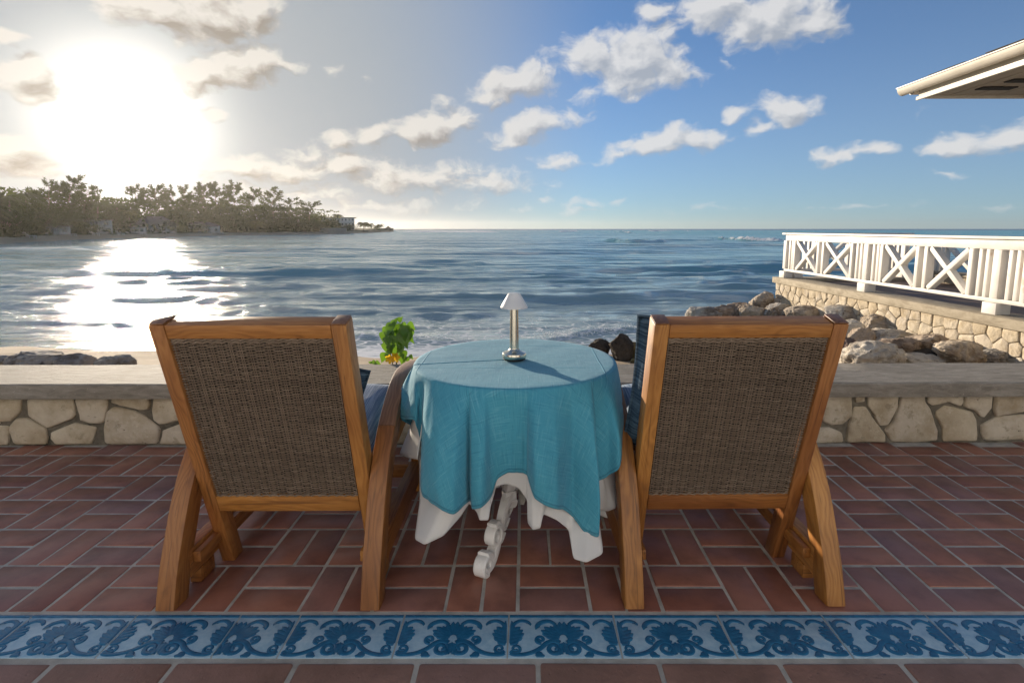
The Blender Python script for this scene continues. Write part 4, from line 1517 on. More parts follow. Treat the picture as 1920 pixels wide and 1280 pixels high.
# ---------------------------------------------------------------- pavilion roof at upper right
def build_pavilion():
    tip = at_z(1681, 167, 2.95)
    X0, Y1, Z = tip.x, tip.y, 2.95
    X1, Y0 = X0 + 8.5, Y1 - 6.2
    t = thing('pavilion', 'cream eave corner of a pavilion roof with gutter and dark shingles', 'pavilion', (X0, Y1, 0))

    def P(x, y, z):
        return (x - X0, y - Y1, z)
    # half round gutter along the left and far eaves
    def gutter(path_a, path_b, nrm):
        mb = MB()
        prof = []
        for k in range(9):
            a = math.pi * k / 8
            prof.append((-.075 * math.cos(a) * 1.0, -.095 * math.sin(a)))
        prof = [(-.088, .006), (-.088, -.006)] + prof[0:] + [(.07, 0.0)]
        a, b = Vector(path_a), Vector(path_b)
        V = []
        for p in (a, b):
            for o, z in prof:
                V.append(p + Vector(nrm) * o + Vector((0, 0, z)))
        n = len(prof)
        F = [(i, i + 1, n + i + 1, n + i) for i in range(n - 1)]
        F += [tuple(range(n)), tuple(range(n, 2 * n))[::-1]]
        mb.add(V, F)
        return mb.build('gutter', M['cream'], t, angle=50)
    gutter(P(X0 + .08, Y1 - .0, Z), P(X0 + .08, Y0, Z), (1, 0, 0))
    gutter(P(X0 + .16, Y1 - .07, Z + .001), P(X1, Y1 - .07, Z + .001), (0, -1, 0))
    mb = MB()
    mb.box(P(X0 + .19, (Y0 + Y1) / 2 - .09, Z - .075), (.035, Y1 - Y0 - .19, .19), .004)
    mb.build('fascia', M['cream'], t)
    mb = MB()
    mb.box(P((X0 + X1) / 2 + .12, Y1 - .19, Z - .075), (X1 - X0 - .20, .035, .188), .004)
    mb.build('fascia', M['cream'], t)
    mb = MB()
    mb.box(P(X0 + .165, (Y0 + Y1) / 2 - .07, Z - .165), (.03, Y1 - Y0 - .19, .045), .006)
    mb.build('drip_edge', M['cream'], t)
    # soffit boards
    nb = 9
    for k in range(nb):
        wdt = 1.35 / nb
        mb = MB()
        mb.box(P(X0 + .22 + wdt * (k + .5), (Y0 + Y1) / 2 - .11, Z - .135 + .004 * (k % 2)), (wdt - .006, Y1 - Y0 - .26, .018), .002)
        mb.build('soffit_board', M['soffit'], t)
    mb = MB()
    mb.box(P((X0 + X1) / 2 + .8, (Y0 + Y1) / 2 - .11, Z - .12), (X1 - X0 - 1.6, Y1 - Y0 - .26, .03), 0)
    mb.build('ceiling_panel', M['soffit'], t, smooth=False)
    for k, (yy, xx) in enumerate(((Y1 - .62, X0 + .8), (Y1 - .95, X0 + .86), (Y1 - 1.6, X0 + .86), (Y1 - 1.95, X0 + .86))):
        mb = MB()
        mb.box(P(xx, yy, Z - .150), (.42, .13, .012), 0)
        mb.build('vent', M['vent'], t, smooth=False)
    # beam carrying the rafters, with a moulded bracket
    mb = MB()
    mb.box(P(X0 + 1.42, (Y0 + Y1) / 2 - .5, Z - .28), (.22, Y1 - Y0 - 1.0, .25), .008)
    mb.box(P(X0 + 1.42 + 3.4, Y1 - .85, Z - .281), (6.6, .2, .25), .008)
    mb.build('beam', M['soffit'], t)
    # columns down to the deck, out of the photo to the right
    for x, yy in ((X0 + 3.1, Y1 - 1.6), (X0 + 3.1, Y1 - 4.2), (X0 + 6.0, Y1 - 1.6)):
        mb = MB()
        mb.box(P(x, yy, 1.33), (.2, .2, 2.9), .01)
        mb.build('column', M['cream'], t)
    # hipped roof covered in overlapping shingle courses, the first ones just past the gutter
    V, F = [], []
    run, rise = 3.0, .55
    nco = 14
    mb = MB()
    hz = Z + .004
    ridge = [(X0 + run, Y1 - run, hz + rise), (X1 - run, Y1 - run, hz + rise)]
    quad = [(X0 + .06, Y1 - .03, hz - .03), (X1, Y1 - .03, hz - .03), (X1, Y0, hz - .03), (X0 + .06, Y0, hz - .03)]
    r0, r1 = (X0 + run, Y1 - run, hz + rise), (X0 + run, Y0, hz + rise)
    r2 = (X1, Y1 - run, hz + rise)
    mb.add([P(*p) for p in (quad[0], quad[3], r1, r0)], [(0, 1, 2, 3)])
    mb.add([P(*p) for p in (quad[0], r0, r2, quad[1])], [(0, 1, 2, 3)])
    mb.build('roof', M['shingle'], t, smooth=False)
    sl = math.atan2(rise, run)
    k = 0
    y = Y0
    me = None
    vs, fs = bevel_box(.30, .262, .012, .002)
    mbs = MB()
    mbs.add(vs, fs)
    me = mbs.mesh('shingle', M['shingle'])
    for r_ in range(2):
        y = Y0 + .1 + .13 * (r_ % 2)
        while y < Y1 - .35 - r_ * .2:
            o = obj('shingle', me, t, P(X0 + .16 + r_ * .22, y, hz + .022 + (.10 + r_ * .22) * math.tan(sl) + random.uniform(-.006, .012)))
            o.rotation_euler = (0, -sl + random.uniform(-.03, .01), random.uniform(-.03, .03))
            y += .272


build_pavilion()
# ---------------------------------------------------------------- teak chairs with wicker backs
def back_pt(s, d=0.0):              # point on the reclined back: s up from floor along z, d forward of its rear face
    return (.239 - .283 * s + d * .9622, s + d * .2723)


def sweep_rect(mb, pts, w, h, x0, joints=()):
    """rounded rectangular bar along a curve in the y-z plane; w across x, h in the plane"""
    P = [np.array(p) for p in pts]
    n = len(P)
    b = .007
    prof = []
    for sx, sz, angs in ((1, 1, (0, 45, 90)), (-1, 1, (90, 135, 180)), (-1, -1, (180, 225, 270)), (1, -1, (270, 315, 360))):
        for a in angs:
            prof.append((sx * (w / 2 - b) + b * math.cos(R(a)), sz * (h / 2 - b) + b * math.sin(R(a))))
    V, G = [], []
    acc = 0.0
    seg = 0
    k = len(prof)
    for i, p in enumerate(P):
        t = P[min(i + 1, n - 1)] - P[max(i - 1, 0)]
        t = t / np.linalg.norm(t)
        nn = np.array((-t[1], t[0]))            # up / back side
        if i:
            acc += np.linalg.norm(P[i] - P[i - 1])
        for (a, c) in prof:
            q = p + nn * c
            V.append((x0 + a, q[0], max(q[1], 0.0)))
            G.append((acc, a, c))
    F = []
    for i in range(n - 1):
        for j in range(k):
            F.append((i * k + j, i * k + (j + 1) % k, (i + 1) * k + (j + 1) % k, (i + 1) * k + j))
    F += [tuple(range(k))[::-1], tuple((n - 1) * k + j for j in range(k))]
    mb.add(V, F, G)


def wicker_panel(parent):
    """plain weave of round cane over upright stakes, in the plane of the back"""
    W, z0, z1 = .444, .262, .803
    L = (z1 - z0) / .9622
    nst, rows = 17, 132
    sp = W / nst
    V, F, G = [], [], []
    ns = 5
    xs = np.linspace(-W / 2, W / 2, nst * 4 + 1)

    def put(s, d):
        y, z = back_pt(0, 0)
        return (.239 - .283 * z0 - s * .2723 + d * .9622, z0 + s * .9622 + d * .2723)
    rr = random.Random(3)
    for r in range(rows):
        s = L * (r + .5) / rows
        sgn = 1 if r % 2 else -1
        b = len(V)
        amp0 = .0062 * rr.uniform(.85, 1.15)
        sh = rr.uniform(-.0006, .0006)
        ph = rr.uniform(-.08, .08)
        for i, x in enumerate(xs):
            e = min(1, (W / 2 - abs(x)) / .01)
            d = .0135 - sgn * amp0 * math.sin(math.pi * x / sp + math.pi + ph)
            sag = .0012 * sgn * math.sin(math.pi * x / sp + math.pi)
            sag += .0006 * math.sin(x * 31 + r * 1.3)
            for k in range(ns):
                a = 2 * math.pi * k / ns
                y, z = put(s + sh + sag + .0018 * math.sin(a), d + .0017 * math.cos(a))
                V.append((x, y, z))
                G.append((x + r * .37, r * .1, 0))
        for i in range(len(xs) - 1):
            for k in range(ns):
                F.append((b + i * ns + k, b + i * ns + (k + 1) % ns, b + (i + 1) * ns + (k + 1) % ns, b + (i + 1) * ns + k))
    # stakes in pairs
    for j in range(nst + 1):
        for dx in (-.003, .003):
            x = -W / 2 + sp * (j) + dx
            if abs(x) > W / 2:
                continue
            b = len(V)
            for s in (0.0, L):
                for k in range(5):
                    a = 2 * math.pi * k / 5
                    y, z = put(s, .012 + .0019 * math.cos(a))
                    V.append((x + .0019 * math.sin(a), y, z))
                    G.append((s, j * .13, 0))
            for k in range(5):
                F.append((b + k, b + (k + 1) % 5, b + 5 + (k + 1) % 5, b + 5 + k))
    # braided rolls along the top and bottom edge and the wrapped sides
    for s in (.004, L - .004, L - .012):
        b = len(V)
        N = nst * 8
        for i in range(N + 1):
            x = -W / 2 + W * i / N
            for k in range(5):
                a = 2 * math.pi * k / 5
                y, z = put(s + .0035 * math.sin(a) + .0022 * math.sin(x * 2 * math.pi / sp), .009 + .003 * math.cos(a) - .002 * math.cos(x * 2 * math.pi / sp))
                V.append((x, y, z))
                G.append((x * 3, s * 40, 0))
        for i in range(N):
            for k in range(5):
                F.append((b + i * 5 + k, b + i * 5 + (k + 1) % 5, b + (i + 1) * 5 + (k + 1) % 5, b + (i + 1) * 5 + k))
    me = np_mesh('wicker_panel', V, F, M['wicker'])
    at = me.attributes.new('grain', 'FLOAT_VECTOR', 'POINT')
    at.data.foreach_set('vector', np.array(G, dtype=np.float32).ravel())
    o = obj('wicker_panel', me, parent)
    tag(o, kind='stuff')
    # black sheet added behind the weave so its gaps read as shade
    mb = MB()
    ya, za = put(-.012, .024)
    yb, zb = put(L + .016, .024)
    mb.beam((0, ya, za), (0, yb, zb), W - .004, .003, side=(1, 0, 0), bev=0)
    mb.build('dark_gap_sheet', M['rubber'], parent, smooth=False)


def make_chair(label, loc, rot):
    t = thing('armchair', label, 'chair', loc, rot, 'teak armchairs facing the sea')
    SW, SD = .042, .060
    for s in (-1, 1):
        x = s * (.2668 - SW / 2)
        mb = MB()
        a, b = back_pt(0.0, SD / 2), back_pt(.845, SD / 2)
        ex = .0
        vs0 = MB()
        mb.beam((x, a[0] + .004, a[1] - .016), (x, b[0], b[1]), SW, SD, side=(1, 0, 0), bev=.004)
        mb.v = [(p[0], p[1], max(p[2], 0.0)) for p in mb.v]
        st = mb.build('back_stile', M['teak'], t)
        # end grain cap at the top
        mb = MB()
        c = back_pt(.8462, SD / 2)
        mb.beam((x, c[0], c[1]), (x, c[0] - .2723 * .003, c[1] + .9622 * .003), SW - .003, SD - .003, side=(1, 0, 0), bev=.001)
        mb.build('end_grain', M['teak_dark'], st)
    iw = 2 * (.2668 - SW) - .0012
    mb = MB()
    c0 = back_pt(.8245, SD / 2 + .0006)
    mb.beam((-iw / 2, c0[0], c0[1]), (iw / 2, c0[0], c0[1]), .041, SD - .002, side=(0, -.2723, .9622), bev=.003)
    mb.build('top_rail', M['teak'], t)
    mb = MB()
    c1 = back_pt(.237, SD / 2 - .008)
    mb.beam((-iw / 2, c1[0], c1[1]), (iw / 2, c1[0], c1[1]), .058, .04, side=(0, -.2723, .9622), bev=.003)
    mb.build('bottom_rail', M['teak'], t)
    wicker_panel(t)
    curve = smooth_pts([(.035, -.004), (.062, .09), (.098, .18), (.142, .275), (.198, .362), (.275, .44), (.37, .503), (.48, .545), (.60, .546), (.72, .528), (.80, .505)], 5)
    for s in (-1, 1):
        mb = MB()
        sweep_rect(mb, curve[:26], .057, .072, s * .2975)
        arm = mb.build('arm', M['teak'], t)
        mb = MB()
        sweep_rect(mb, curve[25:], .0565, .0715, s * .2975)
        mb.build('arm_rest', M['teak_dark'], arm)
        mb = MB()
        mb.beam((s * .2975, .735, 0), (s * .2975, .735, .497), .05, .06, side=(1, 0, 0), bev=.005)
        mb.build('front_leg', M['teak'], t)
        mb = MB()
        mb.beam((s * .288, .085, .092), (s * .288, .705, .092), .04, .088, side=(1, 0, 0), bev=.004)
        mb.build('runner', M['teak'], t)
        mb = MB()
        mb.beam((s * .2555, .10, .108), (s * .2555, .47, .108), .024, .034, side=(1, 0, 0), bev=.003)
        mb.build('ledge_strip', M['teak'], t)
        mb = MB()
        mb.box((s * .286, .17, .024), (.036, .075, .0478), .003)
        mb.build('foot_block', M['teak'], t)
        mb = MB()
        mb.beam((s * .2475, .20, .262), (s * .2475, .715, .345), .028, .06, side=(1, 0, 0), bev=.003)
        mb.build('seat_rail', M['teak'], t)
    mb = MB()
    mb.beam((-.27, .735, .33), (.27, .735, .33), .028, .07, side=(0, 1, 0), bev=.003)
    mb.build('front_rail', M['teak'], t)
    mb = MB()
    mb.beam((-.27, .735, .085), (.27, .735, .085), .028, .06, side=(0, 1, 0), bev=.003)
    mb.build('front_stretcher', M['teak'], t)
    for k in range(7):
        u = (k + .5) / 7
        mb = MB()
        mb.beam((-.232, .245 + .46 * u, .300 + .076 * u), (.232, .245 + .46 * u, .300 + .076 * u), .055, .016, side=(0, .46, .076), bev=.002)
        mb.build('seat_slat', M['teak'], t)
    return t


CH_L = make_chair('teak armchair with wicker back left of the turquoise table', (-.7505, Y_LAT - .002, 0), R(.2))
CH_R = make_chair('teak armchair with wicker back right of the turquoise table', (.6175, Y_LAT + .010, 0), R(1.1))


def pad_mesh(name, m, sx, sy, sz, puff=.55, seed=0, seam=True, nx=26):
    """stuffed cushion: rounded square outline, pillowed faces, slight creases"""
    V, F = [], []
    us = np.linspace(-1, 1, nx)
    for side in (1, -1):
        for v in us:
            for u in us:
                e = (1 - abs(u) ** 3.2) * (1 - abs(v) ** 3.2)
                th = max(0.0, e) ** puff
                pinch = 1 - .07 * (abs(u) ** 2) * (1 - abs(v) ** 2) * 0 - .055 * (1 - abs(v) ** 2) * abs(u) ** 3
                pinch2 = 1 - .055 * (1 - abs(u) ** 2) * abs(v) ** 3
                n = mnoise.fractal(Vector((u * 1.7 + seed, v * 1.7, side)), 1, 2, 3) * .10
                V.append((u * sx / 2 * pinch, v * sy / 2 * pinch2, side * sz / 2 * th * (1 + n)))
    g = grid_faces(nx, nx)
    F = [tuple(f) for f in g] + [tuple(i + nx * nx for i in f[::-1]) for f in g]
    me = bpy.data.meshes.new(name)
    me.from_pydata(V, [], F)
    bm = bmesh.new()
    bm.from_mesh(me)
    bmesh.ops.remove_doubles(bm, verts=bm.verts[:], dist=.0004)
    bmesh.ops.recalc_face_normals(bm, faces=bm.faces[:])
    bm.to_mesh(me)
    bm.free()
    me.materials.append(m)
    me.shade_smooth()
    return me


def welt(parent, sx, sy, m):
    pts = []
    for k in range(48):
        a = 2 * math.pi * k / 48
        u, v = math.cos(a), math.sin(a)
        q = max(abs(u), abs(v))
        u, v = u / q, v / q
        pinch = 1 - .055 * (1 - abs(v) ** 2) * abs(u) ** 3
        pinch2 = 1 - .055 * (1 - abs(u) ** 2) * abs(v) ** 3
        pts.append((u * sx / 2 * pinch, v * sy / 2 * pinch2, 0))
    pts.append(pts[0])
    mb = MB()
    mb.tube(pts, .005, 6, cap=False)
    mb.build('piping', m, parent)


def place_pad(chair, name, label, cat, group, m, size, local, rot, seed):
    o = obj(name, pad_mesh(name, m, *size, seed=seed), None)
    rz = chair.rotation_euler.z
    o.matrix_world = Matrix.Translation(chair.location) @ Matrix.Rotation(rz, 4, 'Z') @ Matrix.Translation(local) @ rot
    tag(o, label, cat, group)
    welt(o, size[0], size[1], m)
    return o


RX = lambda a: Matrix.Rotation(R(a), 4, 'X')
RZ = lambda a: Matrix.Rotation(R(a), 4, 'Z')
RY = lambda a: Matrix.Rotation(R(a), 4, 'Y')
for ch, side in ((CH_L, 'left'), (CH_R, 'right')):
    place_pad(ch, 'seat_cushion', 'blue striped seat cushion lying on the %s armchair' % side, 'cushion', 'blue seat cushions', M['denim_stripe'], (.47, .55, .13, .38), (0, .487, .388), RX(9.5), 2)
place_pad(CH_L, 'throw_pillow', 'navy woven pillow whose corner peeks out behind the left armchair', 'pillow', 'navy throw pillows', M['navy_weave'], (.43, .40, .14), (.004, .225, .540), RX(104) @ RZ(-17), 5)
place_pad(CH_R, 'throw_pillow', 'navy woven pillow standing upright against the left side of the right armchair', 'pillow', 'navy throw pillows', M['navy_weave'], (.45, .45, .15), (-.060, .205, .615), RX(101) @ RZ(-2.5), 9)

# ---------------------------------------------------------------- round table, cloths, lamp
TX, TY, TZ = -.036, 1.775, .628      # centre and height of the table top
TR = .360


def build_table():
    t = thing('pedestal_table', 'round table on a white carved iron pedestal under the turquoise cloth', 'table', (TX, TY, 0))
    OX = .04
    mb = MB()
    mb.lathe([(.0, TZ - .026), (TR - .012, TZ - .026), (TR - .003, TZ - .02), (TR, TZ - .012), (TR - .003, TZ - .004), (TR - .010, TZ - .001), (0.0, TZ)], 64)
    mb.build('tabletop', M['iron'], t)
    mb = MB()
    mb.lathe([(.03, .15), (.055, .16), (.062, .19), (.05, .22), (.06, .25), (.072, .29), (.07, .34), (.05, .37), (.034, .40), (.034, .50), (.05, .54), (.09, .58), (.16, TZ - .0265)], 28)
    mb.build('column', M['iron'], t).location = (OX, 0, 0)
    mb = MB()
    mb.lathe([(.0, .125), (.03, .13), (.045, .15), (.03, .165), (.02, .17)], 20)
    for k in range(7):
        a = 2 * math.pi * k / 7
        mb.tube([(.03 * math.cos(a), .03 * math.sin(a), .15), (.06 * math.cos(a), .06 * math.sin(a), .135), (.075 * math.cos(a), .075 * math.sin(a), .11)], [.018, .017, .008], 7)
    mb.build('pendant', M['iron'], t).location = (OX, 0, 0)

    def band(mb, pts, wid, thick, n=8):
        """flat scrolled bar in the (r, z) plane; wid across the plane, thick in it"""
        P = [np.array(p, float) for p in pts]
        K = len(P)
        V, F = [], []
        for i, p in enumerate(P):
            f = i / (K - 1)
            tt = P[min(i + 1, K - 1)] - P[max(i - 1, 0)]
            tt = tt / (np.linalg.norm(tt) + 1e-9)
            nn = np.array((-tt[1], tt[0]))
            w_ = (wid(f) if callable(wid) else wid) / 2
            h_ = (thick(f) if callable(thick) else thick) / 2
            for (a, c) in ((1, .55), (.8, 1), (-.8, 1), (-1, .55), (-1, -.55), (-.8, -1), (.8, -1), (1, -.55)):
                q = p + nn * c * h_
                V.append((q[0], a * w_, q[1]))
        for i in range(K - 1):
            for k in range(8):
                F.append((i * 8 + k, i * 8 + (k + 1) % 8, (i + 1) * 8 + (k + 1) % 8, (i + 1) * 8 + k))
        F += [tuple(range(8))[::-1], tuple((K - 1) * 8 + k for k in range(8))]
        mb.add(V, F)

    def turn(mb, r0, ang):               # swing a scroll sideways about an upright line at r0
        ca, sa = math.cos(ang), math.sin(ang)
        mb.v = [(r0 + (x - r0) * ca - y * sa, (x - r0) * sa + y * ca, z) for x, y, z in mb.v]

    def spir(c, r0, r1, a0, turns, n=30):
        return [(c[0] + (r0 + (r1 - r0) * t) * math.cos(a0 + turns * 2 * math.pi * t), c[1] + (r0 + (r1 - r0) * t) * math.sin(a0 + turns * 2 * math.pi * t)) for t in np.linspace(0, 1, n)]

    for ang in (R(246), R(246 + 120), R(246 + 240)):
        leg = MB()
        # lower S from the collar out to the toe
        main = smooth_pts([(.075, .245), (.12, .205), (.155, .18), (.195, .145), (.225, .10), (.262, .055), (.305, .024), (.345, .018)], 5)
        band(leg, main, lambda f: .036 + .008 * math.sin(f * 9), lambda f: .038 - .010 * f)
        lg = leg.build('leg', M['iron'], t)
        lg.rotation_euler = (0, 0, ang)
        lg.location = (OX, 0, 0)
        sc = MB()
        band(sc, [(p[0], p[1]) for p in smooth_pts([(.145, .40), (.158, .34), (.166, .28), (.160, .225), (.135, .19)], 6)], .036, .030)
        band(sc, smooth_pts([(.150, .20), (.155, .165), (.17, .155)], 5), .046, .038)
        band(sc, spir((.105, .290), .055, .010, R(-60), 1.6), .040, .019)
        band(sc, smooth_pts([(.135, .20), (.10, .215), (.075, .26), (.068, .31), (.085, .345)], 5), .030, .017)
        turn(sc, .150, R(48))
        sc.build('scroll', M['iron'], lg)
        sc = MB()
        band(sc, spir((.272, .098), .038, .009, R(-120), -1.45), .037, .016)
        band(sc, smooth_pts([(.245, .068), (.235, .105), (.252, .135), (.28, .137)], 5), .034, .017)
        band(sc, spir((.338, .038), .032, .009, R(-95), 1.25), .042, .018)
        band(sc, smooth_pts([(.30, .03), (.315, .062), (.34, .07)], 4), .040, .018)
        sc.build('toe_scroll', M['iron'], lg)
        lv = MB()
        for k, (a, b) in enumerate((((.19, .135), (.12, .14)), ((.215, .10), (.155, .10)), ((.24, .07), (.19, .065)))):
            band(lv, smooth_pts([a, ((a[0] + b[0]) / 2 + .008, a[1] - .018), b], 5), lambda f: .028 * (1 - f * .5), lambda f: .018 * (1 - f * .6))
        lv.build('acanthus_leaf', M['iron'], lg)


build_table()


# folds of the two cloths, left to right: rim column (px), hem of the turquoise cloth (px, distance from the
# table axis), hem of the white one
FOLDS = [
    (766, 743, 783, .400, 747, 850, .400), (772, 760, 786, .405, 765, 858, .400), (782, 779, 788, .400, 783, 861, .395),
    (797, 793, 832, .372, 785, 862, .365), (806, 788, 907, .430, 787, 936, .420), (813, 793, 930, .470, 777, 1010, .500),
    (835, 822, 950, .500, 796, 1021, .515), (856, 851, 964, .500, 832, 1004, .480), (873, 873, 945, .450, 864, 968, .430),
    (880, 881, 940, .415, 880, 943, .400), (885, 884, 955, .446, 894, 960, .412), (896, 900, 953, .458, 899, 975, .432),
    (907, 912, 944, .440, 916, 975, .420), (915, 921, 932, .402, 921, 945, .395), (925, 932, 899, .384, 930, 911, .378),
    (945, 954, 885, .370, 950, 907, .362), (972, 978, 886, .368, 973, 915, .362), (988, 988, 891, .374, 988, 936, .366),
    (994, 991, 902, .405, 989, 980, .402), (1003, 1002, 934, .450, 999, 993, .430), (1018, 1022, 948, .466, 1013, 990, .430),
    (1038, 1045, 955, .462, 1019, 963, .420), (1052, 1058, 956, .432, 1045, 975, .416), (1066, 1074, 969, .410, 1066, 992, .414),
    (1082, 1095, 997, .442, 1075, 1047, .470), (1097, 1121, 1005, .480, 1100, 1054, .500), (1104, 1122, 962, .462, 1132, 1037, .500),
    (1109, 1115, 908, .410, 1121, 956, .415), (1122, 1140, 893, .430, 1140, 958, .420), (1140, 1165, 870, .470, 1156, 952, .440),
    (1156, 1168, 800, .395, 1158, 880, .390),
]


def on_radius(px, py, r):
    """nearer point of a picture ray at distance r from the table axis (or its closest approach)"""
    d = ray(px, py)
    ox, oy = -TX, CAM_Y - TY
    a = d.x * d.x + d.y * d.y
    b = ox * d.x + oy * d.y
    c = ox * ox + oy * oy - r * r
    D = b * b - a * c
    t = (-b - math.sqrt(max(D, 0))) / a
    return Vector((0, CAM_Y, CAM_H)) + d * t


def rim_angle(px):
    best, ba = 1e9, 0
    for k in range(721):
        th = math.pi + math.pi * k / 720
        p = Vector((TX + TR * math.cos(th), TY - CAM_Y + TR * math.sin(th), TZ - CAM_H))
        zc = p.y * CP - p.z * SP
        e = abs(PX0 + F_PX * p.x / zc - px)
        if e < best:
            best, ba = e, th
    return ba


def build_cloths():
    th, B, W = [], [], []
    for xt, bx, by, rb, wx, wy, rw in FOLDS:
        th.append(rim_angle(xt))
        B.append(on_radius(bx, by, rb))
        W.append(on_radius(wx, wy, rw))
    # the far side, which the photograph does not show
    t0, t1 = th[-1], th[0] + 2 * math.pi
    K = 22
    for k in range(1, K):
        a = t0 + (t1 - t0) * k / K
        loc = a - R(-8)
        ell = .61 / max(abs(math.cos(loc)), abs(math.sin(loc))) - TR
        r = TR + .03 + .022 * math.cos(k * math.pi) + .05 * max(0, ell - .3)
        z = max(.06, TZ - ell * .96)
        if math.cos(a) > .5:
            r, z = TR + .012, max(z, TZ - .075)         # lies over the chair arm on this side
        th.append(a)
        c, s_ = math.cos(a), math.sin(a)
        B.append(Vector((TX + c * r, TY + s_ * r, z)))
        W.append(Vector((TX + c * (r - .006), TY + s_ * (r - .006), max(.03, z - .05))))
    for i in range(1, len(th)):
        th[i] = max(th[i], th[i - 1] + .004)
    rows = [(a, *b, *w) for a, b, w in zip(th, B, W)]
    ext = [(rows[-1][0] - 2 * math.pi, *rows[-1][1:])] + rows + [(rows[0][0] + 2 * math.pi, *rows[0][1:]), (rows[1][0] + 2 * math.pi, *rows[1][1:])]
    cols = np.array(smooth_pts(ext, 9))
    n1 = 9 * (len(rows))
    lin = np.array([[np.interp(i / 9, range(len(ext)), [e[k] for e in ext]) for k in range(7)] for i in range(len(cols))])
    for _ in range(2):
        lin[1:-1] = .25 * lin[:-2] + .5 * lin[1:-1] + .25 * lin[2:]
    cols[:, 4:7] = lin[:, 4:7]                      # crisp corners on the undercloth
    cols[:, 1:4] = .5 * cols[:, 1:4] + .5 * lin[:, 1:4]
    cols = cols[9:9 + n1]
    NC = len(cols)
    T = cols[:, 0]
    C, S = np.cos(T), np.sin(T)
    hemB, hemW = cols[:, 1:4], cols[:, 4:7]
    rim = np.stack([TX + (TR + .0055) * C, TY + (TR + .0055) * S, np.full(NC, TZ - .008)], -1)

    def skirt(t, hem, inward):
        g = math.sin(math.pi / 2 * min(1, t * 1.12)) ** .8 if t > 0 else 0.0
        p = rim.copy()
        p[:, :2] += (hem[:, :2] - rim[:, :2]) * g
        p[:, 2] += (hem[:, 2] - rim[:, 2]) * t
        q = p[:, :2] - np.array([TX, TY])
        rho = np.linalg.norm(q, axis=1, keepdims=True)
        wob = np.array([mnoise.fractal(Vector((a * 5.5, t * 1.6, 2.0)), 1, 2, 3) for a in T]) * .0075 * min(1, t * 2.2)
        wob += np.array([mnoise.noise(Vector((a * 19, t * 2.2 + a, 7.0))) for a in T]) * .0022 * min(1, t * 2.5)
        p[:, :2] += q / rho * (wob[:, None] - inward)
        return p

    def top_rings(dz):
        out, uv = [], []
        for f in (0.0, .12, .25, .4, .55, .7, .82, .92, .97):
            r = f * TR
            x, y = TX + r * C, TY + r * S
            z = np.array([.0009 * mnoise.noise(Vector((a * 9, b * 9, 0))) for a, b in zip(x, y)])
            out.append(np.stack([x, y, TZ + .0045 + dz + z], -1))
            uv.append(np.stack([r * C, r * S], -1))
        for r, z in ((TR + .0005, .0030), (TR + .0042, -.0022)):
            out.append(np.stack([TX + r * C, TY + r * S, np.full(NC, TZ + z + dz)], -1))
            uv.append(np.stack([r * C, r * S], -1))
        return out, uv

    def sheet(name, label, m, white):
        dz = -.0025 if white else 0.0
        out, uv = top_rings(dz)
        hm = [np.full(NC, 2.0)] * len(out)
        if white:                                # keep the lining inside every fold of the cloth above it
            def lining(t):
                p = skirt(t, hemB, 0)
                q = p[:, :2] - np.array([TX, TY])
                rho = np.linalg.norm(q, axis=1)
                m = np.min([np.roll(rho, k) for k in range(-13, 14)], axis=0)
                m = np.mean([np.roll(m, k) for k in range(-3, 4)], axis=0)
                m = np.minimum(m, rho) - .007
                m = np.maximum(m, TR + .002 - .02 * min(1, t * 12))
                p[:, :2] = np.array([TX, TY]) + q / rho[:, None] * m[:, None]
                return p
        NT_ = 34
        for k in range(1, NT_ + 1):
            if not white:
                p = skirt(k / NT_, hemB, 0)
                ln = (k / NT_) * np.linalg.norm(hemB - rim, axis=1)
            else:
                f = k / NT_
                if f <= .7:
                    p = lining(f / .7 * .95)
                    base = p
                    ln = f / .7 * np.linalg.norm(hemB - rim, axis=1)
                else:
                    g = (f - .7) / .3
                    dirw = hemW - base
                    low = dirw[:, 2] > -.004
                    dirw[low] = np.array([0, 0, -.004])
                    p = base + dirw * g
                    ln = np.linalg.norm(hemB - rim, axis=1) + g * np.linalg.norm(dirw, axis=1)
            p[:, 2] = np.maximum(p[:, 2], .008)
            out.append(p)
            rr = TR + ln
            uv.append(np.stack([rr * C, rr * S], -1))
            hm.append((1 - k / NT_) * np.linalg.norm(hemB - rim, axis=1))
        V = np.array(out)
        HM = np.array(hm).reshape(-1)[NC - 1:]
        U = np.array(uv)
        NR = len(V)
        i = np.arange(NR - 1)[:, None] * NC + np.arange(NC)[None, :]
        j = np.arange(NR - 1)[:, None] * NC + (np.arange(NC)[None, :] + 1) % NC
        F = np.stack([i, i + NC, j + NC, j], -1).reshape(-1, 4)
        F = F[NC:]                               # the innermost ring closes as a fan
        V = V.reshape(-1, 3)
        U = U.reshape(-1, 2)
        V, U = V[NC - 1:].copy(), U[NC - 1:].copy()
        V[0] = (TX, TY, TZ + .0045 + dz)
        U[0] = 0
        F = F - (NC - 1)
        fan = [(0, 1 + k, 1 + (k + 1) % NC) for k in range(NC)]
        me = bpy.data.meshes.new(name)
        me.from_pydata([tuple(v) for v in V], [], fan + [tuple(f) for f in F.tolist()])
        me.materials.append(m)
        me.shade_smooth()
        at = me.attributes.new('cloth', 'FLOAT_VECTOR', 'POINT')
        at.data.foreach_set('vector', np.concatenate([U, np.zeros((len(U), 1))], 1).astype(np.float32).ravel())
        at = me.attributes.new('hem', 'FLOAT', 'POINT')
        at.data.foreach_set('value', HM.astype(np.float32))
        o = obj(name, me)
        so = o.modifiers.new('thickness', 'SOLIDIFY')
        so.thickness = .0012
        so.offset = -1
        tag(o, label, 'tablecloth')
    sheet('undercloth', 'white cotton undercloth hanging lower than the turquoise cloth', M['white_cloth'], True)
